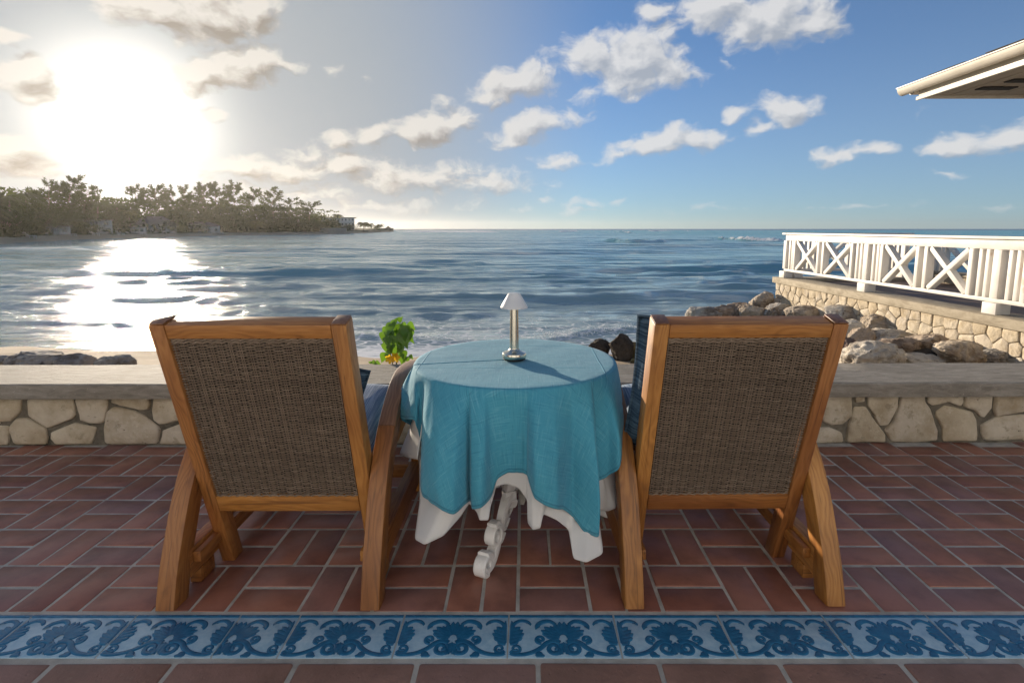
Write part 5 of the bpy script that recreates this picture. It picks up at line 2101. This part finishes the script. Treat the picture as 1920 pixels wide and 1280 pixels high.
    sheet('tablecloth', 'turquoise linen tablecloth draped over the round table', M['cloth'], False)


build_cloths()


def build_lamp():
    z = TZ + .0085
    t = thing('table_lamp', 'cordless brass table lamp with a white cone shade on the turquoise cloth', 'lamp', (TX - .004, TY - .01, z))
    mb = MB()
    mb.lathe([(.0, .0), (.040, .0), (.041, .003), (.040, .006), (0, .006)], 40)
    mb.build('foot_pad', M['rubber'], t)
    mb = MB()
    mb.lathe([(.0, .006), (.0425, .006), (.0435, .008), (.0435, .021), (.042, .0235), (.034, .027), (.024, .031), (.0185, .036), (.0172, .040), (0, .040)], 48)
    mb.build('base', M['metal'], t)
    mb = MB()
    mb.lathe([(0, .0395), (.0165, .0395), (.0155, .11), (.0146, .196), (0, .196)], 40)
    mb.build('column', M['metal'], t)
    mb = MB()
    mb.lathe([(.0475, .188), (.0490, .187), (.0492, .190), (.0440, .199), (.0225, .2365), (.0195, .2395), (.0, .2405)], 48)
    me = mb.mesh('lamp_shade', M['shade'])
    bm = bmesh.new()
    bm.from_mesh(me)
    f = [f for f in bm.faces if len(f.verts) > 10 and f.calc_center_median().z < .2]
    bmesh.ops.delete(bm, geom=f, context='FACES_ONLY')
    bm.to_mesh(me)
    bm.free()
    obj('lamp_shade', me, t)


build_lamp()


# ---------------------------------------------------------------- unseen front added behind the camera to bounce sunlight onto the chairs
def build_bounce_front():
    t = thing('bounce_front', 'unseen pale front with glazed doors added to bounce sunlight onto the chairs', 'building', (0, -3.2, 0))
    mb = MB()
    xs = [-10.5, -7.1, -5.9, -2.9, -1.7, 1.3, 2.5, 5.5, 6.7, 10.5]
    for a, b in zip(xs[::2], xs[1::2]):
        mb.box(((a + b) / 2, -.15, 1.85), (b - a, .3, 4.3), .01)
    for a, b in zip(xs[1::2], xs[2::2]):
        mb.box(((a + b) / 2, -.15, 3.2), (b - a, .296, 1.6), .01)
    mb.build('wall', M['bounce_wall'], t, smooth=False)
    for a, b in zip(xs[1::2], xs[2::2]):
        mb = MB()
        for x in (a + .04, (a + b) / 2, b - .04):
            mb.box((x, -.12, 1.2), (.08, .08, 2.4), .004)
        for z in (.1, 1.0, 2.33):
            mb.box(((a + b) / 2, -.12, z), (b - a - .16, .07, .10), .004)
        d = mb.build('door', M['paint'], t)
        mb = MB()
        mb.box(((a + b) / 2, -.125, 1.2), (b - a - .1, .012, 2.3), 0)
        mb.build('pane', M['glass'], d, smooth=False)
    mb = MB()
    mb.box((0, -1.6, 4.12), (22, 4.2, .22), .02)
    mb.build('roof', M['cream'], t)


build_bounce_front()
# ---------------------------------------------------------------- green plants behind the ledge
def leaf_mesh(L, W, fold=.25, droop=.5):
    V, F = [], []
    outline = [(0, .0), (.06, .34), (.16, .50), (.32, .52), (.5, .42), (.68, .27), (.85, .12), (1, 0)]
    for t, w in outline:
        z = -droop * t * t * L
        V += [(-w * W, t * L * (1 - .12 * droop), z + fold * w * W), (0, t * L * (1 - .12 * droop), z), (w * W, t * L * (1 - .12 * droop), z + fold * w * W)]
    for i in range(len(outline) - 1):
        a = i * 3
        F += [(a, a + 1, a + 4, a + 3), (a + 1, a + 2, a + 5, a + 4)]
    me = bpy.data.meshes.new('leaf')
    me.from_pydata(V, [], F)
    me.materials.append(M['leaf_green'])
    me.shade_smooth()
    return me


LEAVES = [leaf_mesh(1, .72, .22, d) for d in (.25, .5, .8)]


def build_plants():
    Y = 2.93
    zpx = 3.1 / F_PX
    base = at_y(745, 690, Y)
    ground = -.62
    t = thing('seaside_plant', 'green plant with drooping heart shaped leaves and yellow flowers behind the ledge', 'plant', (base.x, Y, ground))
    loc = lambda px, py, dy=0.0: at_y(px, py, Y + dy) - Vector((base.x, Y, ground))
    mb = MB()
    mb.tube([(0, 0, 0), loc(744, 690) + Vector((0, 0, -.2)), loc(743, 670), loc(741, 640), loc(743, 615)], [.006, .005, .004, .003, .002], 6)
    mb.tube([loc(744, 690) + Vector((0, 0, -.1)), loc(733, 668, -.01), loc(731, 650, -.01)], [.004, .003, .002], 6)
    mb.build('stem', M['stem'], t)
    r = random.Random(21)
    #      px   py   len  heading of the tip on the photo (deg, 0 right, 90 up), tilt toward us
    spec = [(742, 604, 15, 200, .2), (752, 606, 16, -40, .1), (764, 606, 17, -32, -.3), (737, 606, 26, 235, .5), (749, 606, 30, 265, .7), (758, 610, 32, -75, .6),
            (727, 612, 20, 250, .3), (733, 618, 26, 262, .8), (744, 618, 34, 272, .9), (755, 620, 32, 285, .8), (763, 614, 30, -82, .3), (722, 622, 24, 255, .4),
            (726, 630, 24, 275, .6), (738, 628, 28, 262, .9), (750, 632, 26, 258, .9), (722, 642, 18, 280, .4), (730, 646, 16, 285, .5), (742, 645, 24, 268, .8), (752, 646, 20, 262, .6),
            (722, 660, 20, 258, .2), (728, 670, 16, 100, .3), (756, 656, 20, 275, .6), (750, 662, 18, 285, .5), (764, 668, 12, 268, .4), (768, 665, 10, -50, .3), (758, 672, 14, 240, .6), (736, 610, 16, 70, .1), (747, 603, 12, 50, -.2)]
    for i, (px, py, ln, hd, tl) in enumerate(spec):
        p = loc(px, py, r.uniform(-.035, .035))
        o = obj('leaf', LEAVES[i % 3], t, p)
        L = ln * zpx * 1.12
        d = Vector((math.cos(R(hd)), -.25 - tl * .3, math.sin(R(hd)))).normalized()
        nrm = Vector((r.uniform(-.5, .5), -1, .45 + r.uniform(-.2, .4)))
        xa = d.cross(nrm).normalized()
        za = xa.cross(d).normalized()
        o.matrix_local = Matrix.Translation(p) @ Matrix(((xa.x, d.x, za.x, 0), (xa.y, d.y, za.y, 0), (xa.z, d.z, za.z, 0), (0, 0, 0, 1))) @ Matrix.Scale(L, 4)
    # yellow flowers
    for fx, fy, s in ((733, 671, 1.0), (743, 668, 1.1)):
        c = loc(fx, fy, -.06)
        fl = MB()
        fl.tube([c, c + Vector((0, -.012, .004))], [.003, .005], 6)
        fo = fl.build('flower', M['petal'], t)
        pm = bpy.data.meshes.new('petal')
        V, F = [], []
        for tt, w in ((0, .15), (.3, .42), (.6, .55), (.85, .42), (1, .12)):
            V += [(-w * .5, tt, .12 * tt), (0, tt, 0), (w * .5, tt, .12 * tt)]
        for i in range(4):
            F += [(i * 3, i * 3 + 1, i * 3 + 4, i * 3 + 3), (i * 3 + 1, i * 3 + 2, i * 3 + 5, i * 3 + 4)]
        pm.from_pydata(V, [], F)
        pm.materials.append(M['petal'])
        pm.shade_smooth()
        for k in range(6):
            p = obj('petal', pm, fo)
            a = 2 * math.pi * k / 6 + fx
            p.matrix_local = Matrix.Translation(c + Vector((0, -.01, 0))) @ RX(90) @ RZ(math.degrees(a)) @ RX(28) @ Matrix.Scale(.034 * s, 4)
    b2 = at_y(703, 690, Y)
    t2 = thing('creeping_plant', 'small pair of round green leaves just over the ledge left of the flowers', 'plant', (b2.x, Y, ground))
    loc2 = lambda px, py: at_y(px, py, Y) - Vector((b2.x, Y, ground))
    mb = MB()
    mb.tube([(0, 0, 0), loc2(704, 692), loc2(703, 676)], [.005, .004, .002], 6)
    mb.build('stem', M['stem'], t2)
    for i, (px, py, hd, L) in enumerate(((704, 678, 190, .035), (703, 679, -15, .042), (705, 680, 250, .03), (697, 680, 160, .022))):
        p = loc2(px, py)
        d = Vector((math.cos(R(hd)), -.3, math.sin(R(hd)))).normalized()
        nrm = Vector((.1, -1, .5))
        xa = d.cross(nrm).normalized()
        za = xa.cross(d)
        o = obj('leaf', LEAVES[i % 3], t2)
        o.matrix_local = Matrix.Translation(p) @ Matrix(((xa.x, d.x, za.x, 0), (xa.y, d.y, za.y, 0), (xa.z, d.z, za.z, 0), (0, 0, 0, 1))) @ Matrix.Scale(L, 4)


build_plants()
# ---------------------------------------------------------------- far headland
SHORE = [(-60, 464), (0, 458), (70, 453), (130, 450), (200, 447.5), (260, 446), (330, 444), (400, 442.2), (480, 441), (560, 440), (610, 439.3), (650, 438), (700, 436.2), (735, 434.4)]


def shore_pt(px, back=0.0):
    py = np.interp(px, [s[0] for s in SHORE], [s[1] for s in SHORE])
    p = at_z(px, py, SEA_Z)
    d = Vector((p.x, p.y, 0)).normalized()
    return p + d * back


def build_land():
    pxs = list(np.linspace(-110, 648, 60)) + list(np.linspace(655, 738, 16))
    def strip(name, m, prof):
        V = []
        for px in pxs:
            k = 1.0 if px < 640 else max(.16, 1 - (px - 640) / 100 * .85)
            for b, z in prof:
                p = shore_pt(px, b * k)
                j = .3 * mnoise.noise(Vector((px * .05, b, 0))) if b > 0 else 0
                V.append((p.x, p.y, SEA_Z + z + j * min(1, b / 10) * .8))
        tag(obj(name, np_mesh(name, V, grid_faces(len(pxs), len(prof)), m)), kind='structure')
    strip('far_beach', M['far_sand'], [(-6, -.5), (0, -.02), (3, .25), (7, .55), (10, .8), (13, .9)])
    strip('headland', M['scrub'], [(9.5, .5), (12, .95), (30, 1.6), (70, 2.4), (130, 2.0), (180, -2.0)])


build_land()


def land_pt(px, back):
    p = shore_pt(px, back)
    z = np.interp(back, [0, 3, 7, 12, 30, 70, 130], [0, .25, .55, .95, 1.6, 2.4, 2.0])
    return Vector((p.x, p.y, SEA_Z + z))


def px_size(p):
    return ((p.y - CAM_Y) * CP - (p.z - CAM_H) * SP) / F_PX


class Leaves:
    def __init__(self):
        self.V, self.F = [], []

    def tri(self, a, b, c):
        n = len(self.V)
        self.V += [tuple(a), tuple(b), tuple(c)]
        self.F.append((n, n + 1, n + 2))

    def blade(self, p, d, w, r):
        s = Vector((r.gauss(0, 1), r.gauss(0, 1), r.gauss(0, 1))).cross(d)
        if s.length < 1e-4:
            return
        s.normalize()
        self.tri(p - s * w * .5, p + s * w * .5, p + d)

    def build(self, name, parent, colr):
        me = np_mesh(name, self.V, self.F, M['foliage'], smooth=False)
        o = obj(name, me, parent)
        o.color = (*colr, 1)
        return o


def wispy_crown(lv, w, h, r, lean=0.0, z0=.25, dens=1.0, fine=1.0):
    """casuarina: ascending limbs carrying loose, separate sprays"""
    limbs = []
    for k in range(int(15 * dens)):
        f = (k + r.random()) / (15 * dens)
        z = h * (z0 + (.96 - z0) * f)
        a = r.uniform(0, 2 * math.pi)
        reach = w * .5 * (1 - f ** 2.2 * .72) * r.uniform(.55, 1.08)
        o = Vector((lean * (z / h) ** 1.6 * h, 0, z))
        tip = o + Vector((math.cos(a) * reach + lean * h * .12, math.sin(a) * reach, h * r.uniform(.06, .17)))
        limbs.append((o, tip))
        m = int(9 * dens) + 3
        for j in range(m):
            t = (j + r.random()) / m
            c = o.lerp(tip, .25 + .78 * t) + Vector((r.gauss(0, 1), r.gauss(0, 1), r.gauss(0, 1))) * h * .018
            for q in range(7):
                d = Vector((r.gauss(0, .8) + math.cos(a) * .5 + lean, r.gauss(0, .8) + math.sin(a) * .5, r.gauss(.45, .6))).normalized()
                lv.blade(c, d * h * r.uniform(.035, .075), h * .013 * fine, r)
    return limbs


def dense_crown(lv, w, h, r, z0=.15, lobes=9, n=1500, size=.055):
    cs = []
    for k in range(lobes):
        a = r.uniform(0, 2 * math.pi)
        q = r.uniform(0, .34)
        zz = h * r.uniform(z0 + .06, .80)
        cs.append((Vector((math.cos(a) * q * w, math.sin(a) * q * w, zz)), r.uniform(.15, .25)))
    for k in range(n):
        c, s = cs[k % lobes]
        d = Vector((r.gauss(0, 1), r.gauss(0, 1), r.gauss(0, 1))).normalized()
        p = c + Vector((d.x * w * s, d.y * w * s, d.z * h * s * .85)) * r.uniform(.55, 1.12)
        d2 = (d + Vector((r.gauss(0, .6), r.gauss(0, .6), r.gauss(0, .6)))).normalized()
        lv.blade(p, d2 * h * size * r.uniform(.6, 1.3), h * size * .7, r)
    return [(Vector((0, 0, h * z0)), c) for c, s in cs]


def palm_crown(lv, w, h, r, top):
    for k in range(17):
        a = 2 * math.pi * k / 17 + r.uniform(-.15, .15)
        up = r.uniform(-.15, .95)
        L = w * .55 * r.uniform(.8, 1.1)
        pts = []
        for t in np.linspace(0, 1, 9):
            pts.append(top + Vector((math.cos(a) * L * t * (1 - .15 * t), math.sin(a) * L * t * (1 - .15 * t), L * (up * t - (.55 + .5 * up) * t * t))))
        for i in range(8):
            p, q = pts[i], pts[i + 1]
            ax = (q - p)
            s = ax.cross(Vector((0, 0, 1))).normalized()
            ll = L * .26 * math.sin(math.pi * (.15 + .8 * (i + .5) / 8))
            for sd in (1, -1):
                for f in (.0, .5):
                    b = p.lerp(q, f)
                    tip = b + s * sd * ll + ax * .7 + Vector((0, 0, -ll * .55))
                    lv.tri(b, b + ax * .55, tip)


OLIVE, DKG, MID, YEL = (.045, .054, .014), (.032, .044, .013), (.050, .064, .016), (.075, .082, .02)
# kind, px centre, top py, px width, distance behind the shore, colour, label
TREES = [
    ('palm', -18, 372, 90, 20, MID, 'palm tree cut by the left edge of the photo on the headland'),
    ('palm', 26, 355, 80, 26, MID, 'leftmost whole palm crown above the headland trees'),
    ('palm', 62, 350, 70, 34, MID, 'second palm from the left behind the headland trees'),
    ('dense', 10, 392, 110, 16, DKG, 'dense dark tree at the far left of the headland shore'),
    ('dense', 75, 384, 110, 20, OLIVE, 'bushy tree behind the small white bungalow'),
    ('wispy', 98, 345, 66, 30, OLIVE, 'feathery casuarina left of the sun glare'),
    ('wispy', 128, 336, 62, 34, OLIVE, 'tallest feathery casuarina at the left end leaning right'),
    ('wispy', 158, 350, 56, 30, OLIVE, 'thin leaning casuarina reaching into the sun glare'),
    ('dense', 130, 398, 100, 18, OLIVE, 'round bushy tree right of the small white bungalow'),
    ('palm', 140, 408, 60, 13, YEL, 'low palm tree in front of the bushy tree beside the bungalow'),
    ('palm', 186, 370, 56, 24, MID, 'palm tree standing clear in the bright gap under the sun'),
    ('palm', 222, 374, 60, 22, MID, 'palm tree just above the two storey columned house'),
    ('dense', 215, 392, 66, 20, OLIVE, 'bushy tree behind the columned house'),
    ('palm', 248, 386, 50, 20, YEL, 'palm tree left of the grey hip roof'),
    ('wispy', 262, 352, 60, 46, OLIVE, 'feathery casuarina standing behind the grey hip roof'),
    ('wispy', 295, 350, 66, 50, OLIVE, 'wide feathery casuarina right of the bright gap'),
    ('wispy', 328, 357, 50, 46, OLIVE, 'slim casuarina above the right end of the grey roof'),
    ('wispy', 352, 354, 46, 50, OLIVE, 'narrow upright casuarina in the middle of the headland'),
    ('dense', 335, 394, 84, 34, DKG, 'dark round tree behind the long white house'),
    ('dense', 322, 414, 50, 13, YEL, 'low shrubby tree in front of the long white house'),
    ('wispy', 384, 350, 58, 50, OLIVE, 'bushy casuarina left of the tallest middle trees'),
    ('wispy', 410, 346, 62, 50, OLIVE, 'tall casuarina in the middle of the headland ridge'),
    ('wispy', 442, 347, 62, 50, OLIVE, 'tallest casuarina in the middle of the headland ridge'),
    ('dense', 395, 392, 96, 30, OLIVE, 'broad tree above the second white house'),
    ('dense', 455, 388, 110, 32, DKG, 'broadest dark tree filling the middle of the headland'),
    ('wispy', 476, 357, 56, 48, OLIVE, 'casuarina sloping down right of the tallest one'),
    ('wispy', 505, 358, 62, 46, OLIVE, 'windswept casuarina with a flat right side'),
    ('dense', 515, 390, 96, 28, DKG, 'dark tree under the windswept casuarina'),
    ('palm', 478, 408, 46, 14, YEL, 'palm with a pale trunk standing on the beach edge'),
    ('wispy', 540, 374, 76, 30, DKG, 'low spreading casuarina on the right shoulder of the headland'),
    ('wispy', 578, 380, 76, 22, DKG, 'rightmost casuarina leaning out over the sea wall'),
    ('dense', 560, 404, 84, 18, DKG, 'dark tree at the right end of the headland beach'),
    ('dense', 592, 412, 44, 14, DKG, 'small dark tree beside the concrete sea wall'),
    ('dense', 590, 400, 34, 60, MID, 'pale rounded tree peeking behind the rightmost casuarina'),
    ('dense', 425, 410, 90, 18, OLIVE, 'leafy tree on the beach edge right of the second white house'),
    ('dense', 365, 420, 60, 15, DKG, 'low bushy tree between the two white houses'),
    ('dense', 488, 412, 80, 18, OLIVE, 'leafy tree behind the palm with the pale trunk'),
    ('dense', 652, 420, 50, 26, MID, 'bush right of the hotel building'),
    ('dense', 628, 424, 60, 12, MID, 'low bush in front of the hotel building'),
    ('palm', 636, 398, 26, 60, DKG, 'palm top showing over the hotel roof'),
    ('palm', 606, 401, 20, 60, DKG, 'small palm top over the left part of the hotel roof'),
    ('palm', 682, 412, 30, 6, DKG, 'tallest palm on the low spit right of the hotel'),
    ('palm', 692, 416, 24, 6, DKG, 'second palm on the low spit right of the hotel'),
    ('palm', 706, 420, 20, 4, DKG, 'third palm on the low spit right of the hotel'),
    ('palm', 713, 418, 18, 3, DKG, 'palm on the spit nearest the thatched gazebo'),
]


def build_trees():
    for i, (kind, px, top, pw, back, colr, label) in enumerate(TREES):
        r = random.Random(100 + i)
        k = 1.0 if px < 640 else max(.16, 1 - (px - 640) / 100 * .85)
        b = land_pt(px, back * k)
        s = px_size(b)
        tp = at_y(px, top, b.y)
        h, w = tp.z - b.z, pw * s
        nm = {'palm': 'palm_tree', 'dense': 'broadleaf_tree', 'wispy': 'casuarina_tree'}[kind]
        t = thing(nm, label, 'palm' if kind == 'palm' else 'tree', b, 0, 'trees on the far headland')
        lv = Leaves()
        mb = MB()
        if kind == 'palm':
            bend = r.uniform(-.08, .08) * h
            topv = Vector((bend, 0, h - w * .22))
            mb.tube([(0, 0, -.3), (bend * .3, 0, h * .4), topv], [.02 * h + .06, .014 * h + .05, .012 * h + .04], 6)
            palm_crown(lv, w, h, r, topv)
        elif kind == 'wispy':
            lean = .24 if ('leaning' in label or 'windswept' in label or 'spreading' in label) else r.uniform(-.02, .08)
            limbs = wispy_crown(lv, w * 1.15, h, r, lean, .30, 1.75, 1.35)
            mb.tube([(lean * (z / h) ** 1.6 * h if z > 0 else 0, 0, z) for z in np.linspace(-.3, h * .93, 7)], [h * q for q in (.016, .013, .011, .009, .007, .004, .002)], 6)
            for a, c in limbs:
                mb.tube([a, c], [h * .004, h * .0015], 4)
        else:
            k2 = 1.0 if px > 540 else 1.10
            limbs = dense_crown(lv, w * (1.1 if px > 540 else 1.35), h * k2, r, .06, 15, 3000, .068)
            mb.tube([(0, 0, -.3), (0, 0, h * .5)], [h * .03, h * .018], 6)
            for a, c in limbs:
                mb.tube([a, c], [h * .014, h * .005], 4)
        mb.build('trunk', M['bark'], t)
        lv.build('crown', t, colr)
    # undergrowth closing the foot of the trees
    lv = Leaves()
    r = random.Random(9)
    for k in range(22000):
        px = r.uniform(-80, 640)
        back = r.uniform(10, 50)
        p = land_pt(px, back)
        if any(a < px < b_ for a, b_ in ((82, 128), (164, 208), (216, 350), (352, 412))) and back < 26:
            if r.random() < .86:
                continue
        hh = abs(r.gauss(0, 1)) * (1.0 + max(0, back - 14) * .13) * (.75 + px / 700) * float(np.interp(px, [520, 620], [1, .4]))
        lv.blade(p + Vector((0, 0, min(hh, 8.5))), Vector((r.gauss(0, 1), r.gauss(0, 1), r.gauss(.4, .8))).normalized() * r.uniform(.6, 1.5), .8, r)
    o = lv.build('undergrowth', None, OLIVE)
    tag(o, kind='stuff')


build_trees()


def house(label, x0, x1, top, base, back, depth, roof, storeys=1, cols=0, wins=4, name='house', cat='house', mroof='house_roof', lap=.5, roof_top=None, wall='house'):
    """a far house facing us: built in local axes, x along its front"""
    pc = land_pt((x0 + x1) / 2, back)
    s = px_size(pc)
    W = (x1 - x0) * s
    zt, zb = at_y((x0 + x1) / 2, top, pc.y).z, at_y((x0 + x1) / 2, base, pc.y).z
    zb = min(zb, pc.z)
    H = zt - zb
    t = thing(name, label, cat, (pc.x, pc.y, zb), -math.atan2(pc.x, pc.y))
    mb = MB()
    mb.box((0, depth / 2, H / 2), (W, depth, H), .02)
    mb.build('wall', M[wall], t, smooth=False)
    hs = H / storeys
    for st in range(storeys):
        for k in range(wins):
            x = -W / 2 + W * (k + .5) / wins
            mb = MB()
            mb.box((x, -.012, hs * (st + .52)), (W / wins * .50, .05, hs * .52), 0)
            fr = mb.build('window', M['house'], t, smooth=False)
            mb = MB()
            mb.box((x, -.025, hs * (st + .52)), (W / wins * .42, .05, hs * .44), 0)
            mb.build('pane', M['glass'], fr, smooth=False)
    if storeys > 1:
        for st in range(1, storeys + 0):
            mb = MB()
            mb.box((0, -.35, hs * st), (W * 1.01, .7, .14), 0)
            mb.build('balcony', M['house'], t, smooth=False)
    for k in range(cols):
        x = -W / 2 + W * (k + .03) / max(1, cols - 1) * .98
        mb = MB()
        mb.box((x, -.55, H / 2), (.28, .28, H), .02)
        mb.build('column', M['house'], t, smooth=False)
    mb = MB()
    if roof == 'hip':
        rt = (at_y((x0 + x1) / 2, roof_top, pc.y).z - zb)
        o = lap
        a = [(-W / 2 - o, -o, H + .003), (W / 2 + o, -o, H + .003), (W / 2 + o, depth + o, H + .003), (-W / 2 - o, depth + o, H + .003)]
        rg = [(-W * .22, depth / 2, rt), (W * .22, depth / 2, rt)]
        mb.add(a + rg, [(0, 1, 5, 4), (1, 2, 5), (2, 3, 4, 5), (3, 0, 4), (3, 2, 1, 0)])
    else:
        mb.box((0, depth / 2 - .2, H + .09), (W + 2 * lap, depth + .8, .18), .01)
    mb.build('roof', M[mroof], t, smooth=False)
    return t


house('small white bungalow among trees at the left of the far beach', 84, 126, 425, 439, 13, 7, 'flat', 1, 3, 3)
house('two storey white house with tall columns under the palms', 166, 206, 413, 438, 15, 8, 'flat', 2, 3, 3)
house('long low white house wing with a flat roof beside the hip roofed house', 214, 268, 426, 438, 15, 7, 'flat', 1, 4, 5)
house('large white house with a grey hip roof', 258, 326, 422, 437, 18, 11, 'hip', 1, 0, 5, roof_top=405, lap=.7)
house('second white house partly hidden by trees right of the hip roofed one', 352, 408, 424, 437, 17, 9, 'hip', 1, 3, 5, roof_top=416, lap=.6)
house('pale three storey hotel with a tiled roof at the tip of the headland', 596, 664, 408, 433, 45, 14, 'flat', 3, 0, 11, name='hotel', cat='building', mroof='red_roof', lap=1.0)


def build_shore_bits():
    # concrete sea wall under the last trees
    pc = shore_pt(624, 1.0)
    s = px_size(pc)
    t = thing('concrete_sea_wall', 'grey concrete sea wall at the waterline below the hotel', 'wall', (pc.x, pc.y, SEA_Z), -math.atan2(pc.x, pc.y) - .1)
    mb = MB()
    H = at_y(624, 427.5, pc.y).z - SEA_Z
    mb.box((0, 1.5, H / 2 - .3), (48 * s, 3, H + .6), .05)
    mb.build('wall_body', M['concrete'], t, smooth=False)
    mb = MB()
    mb.box((4 * s, .2, .15), (54 * s, 3.5, .6), .05)
    mb.build('footing', M['concrete'], t, smooth=False)
    # thatched gazebo on the spit
    b = land_pt(728, 1.0)
    s = px_size(b)
    t = thing('gazebo', 'thatched gazebo at the tip of the spit', 'gazebo', b)
    w, h = 11 * s, at_y(728, 423.5, b.y).z - b.z
    mb = MB()
    mb.lathe([(w * .62, h * .55), (w * .5, h * .62), (w * .2, h * .80), (w * .22, h * .81), (.02, h)], 10)
    mb.build('roof', M['thatch'], t)
    for k in range(6):
        a = 2 * math.pi * k / 6
        mb = MB()
        mb.beam((w * .42 * math.cos(a), w * .42 * math.sin(a), -.3), (w * .42 * math.cos(a), w * .42 * math.sin(a), h * .6), w * .06, w * .06, bev=0)
        mb.build('post', M['bark'], t, smooth=False)
    # low rock groyne carrying the spit
    pc = shore_pt(692, 1)
    # beach loungers
    spots = [(62, 441.5, 6.5, 'white lounger at the left end of the far beach'), (139, 438.5, 8, 'white lounger on the far beach between the bungalow and the columned house'), (182, 438.5, 8, 'white lounger in front of the columned house'),
             (229, 438.5, 8, 'white lounger in front of the long low house wing'), (271, 437.5, 8, 'white lounger before the hip roofed house'), (400, 437, 7, 'white lounger on the beach right of the second white house'), (416, 437, 7, 'white lounger next to the palm free beach edge in the middle')]
    for px, py, back, label in spots:
        p = land_pt(px, back)
        t = thing('beach_lounger', label, 'lounger', p, -math.atan2(p.x, p.y) + .5, 'white loungers along the far beach')
        mb = MB()
        mb.beam((-.7, 0, .42), (.45, 0, .42), .75, .10, side=(0, 1, 0), bev=.01)
        mb.build('seat', M['house'], t)
        mb = MB()
        mb.beam((-.68, 0, .45), (-1.2, 0, 1.0), .75, .10, side=(0, 1, 0), bev=.01)
        mb.build('backrest', M['house'], t)
        for x in (-.6, .4):
            for y in (-.3, .3):
                mb = MB()
                mb.beam((x, y, -.05), (x, y, .38), .07, .07, bev=0)
                mb.build('leg', M['house'], t, smooth=False)


build_shore_bits()

# ---------------------------------------------------------------- sea air: one closed box of thin pale haze round the whole scene
def build_haze():
    m = bpy.data.materials.new('sea_air')
    m.use_nodes = True
    w = NT(m.node_tree)
    v = w.n('ShaderNodeVolumePrincipled', {'Color': (1.0, .97, .92, 1), 'Density': HAZE, 'Anisotropy': .68})
    o = w.n('ShaderNodeOutputMaterial')
    w.set(o.inputs['Volume'], v.outputs[0])
    mb = MB()
    x, y0, y1, z0, z1 = 4200, -30, 2900, -8, 34
    V = [(-x, y0, z0), (x, y0, z0), (x, y1, z0), (-x, y1, z0), (-x, y0, z1), (x, y0, z1), (x, y1, z1), (-x, y1, z1)]
    mb.add(V, [(3, 2, 1, 0), (4, 5, 6, 7), (0, 1, 5, 4), (1, 2, 6, 5), (2, 3, 7, 6), (3, 0, 4, 7)])
    o = mb.build('haze', m, smooth=False)
    tag(o, kind='stuff')


HAZE = .000105
build_haze()
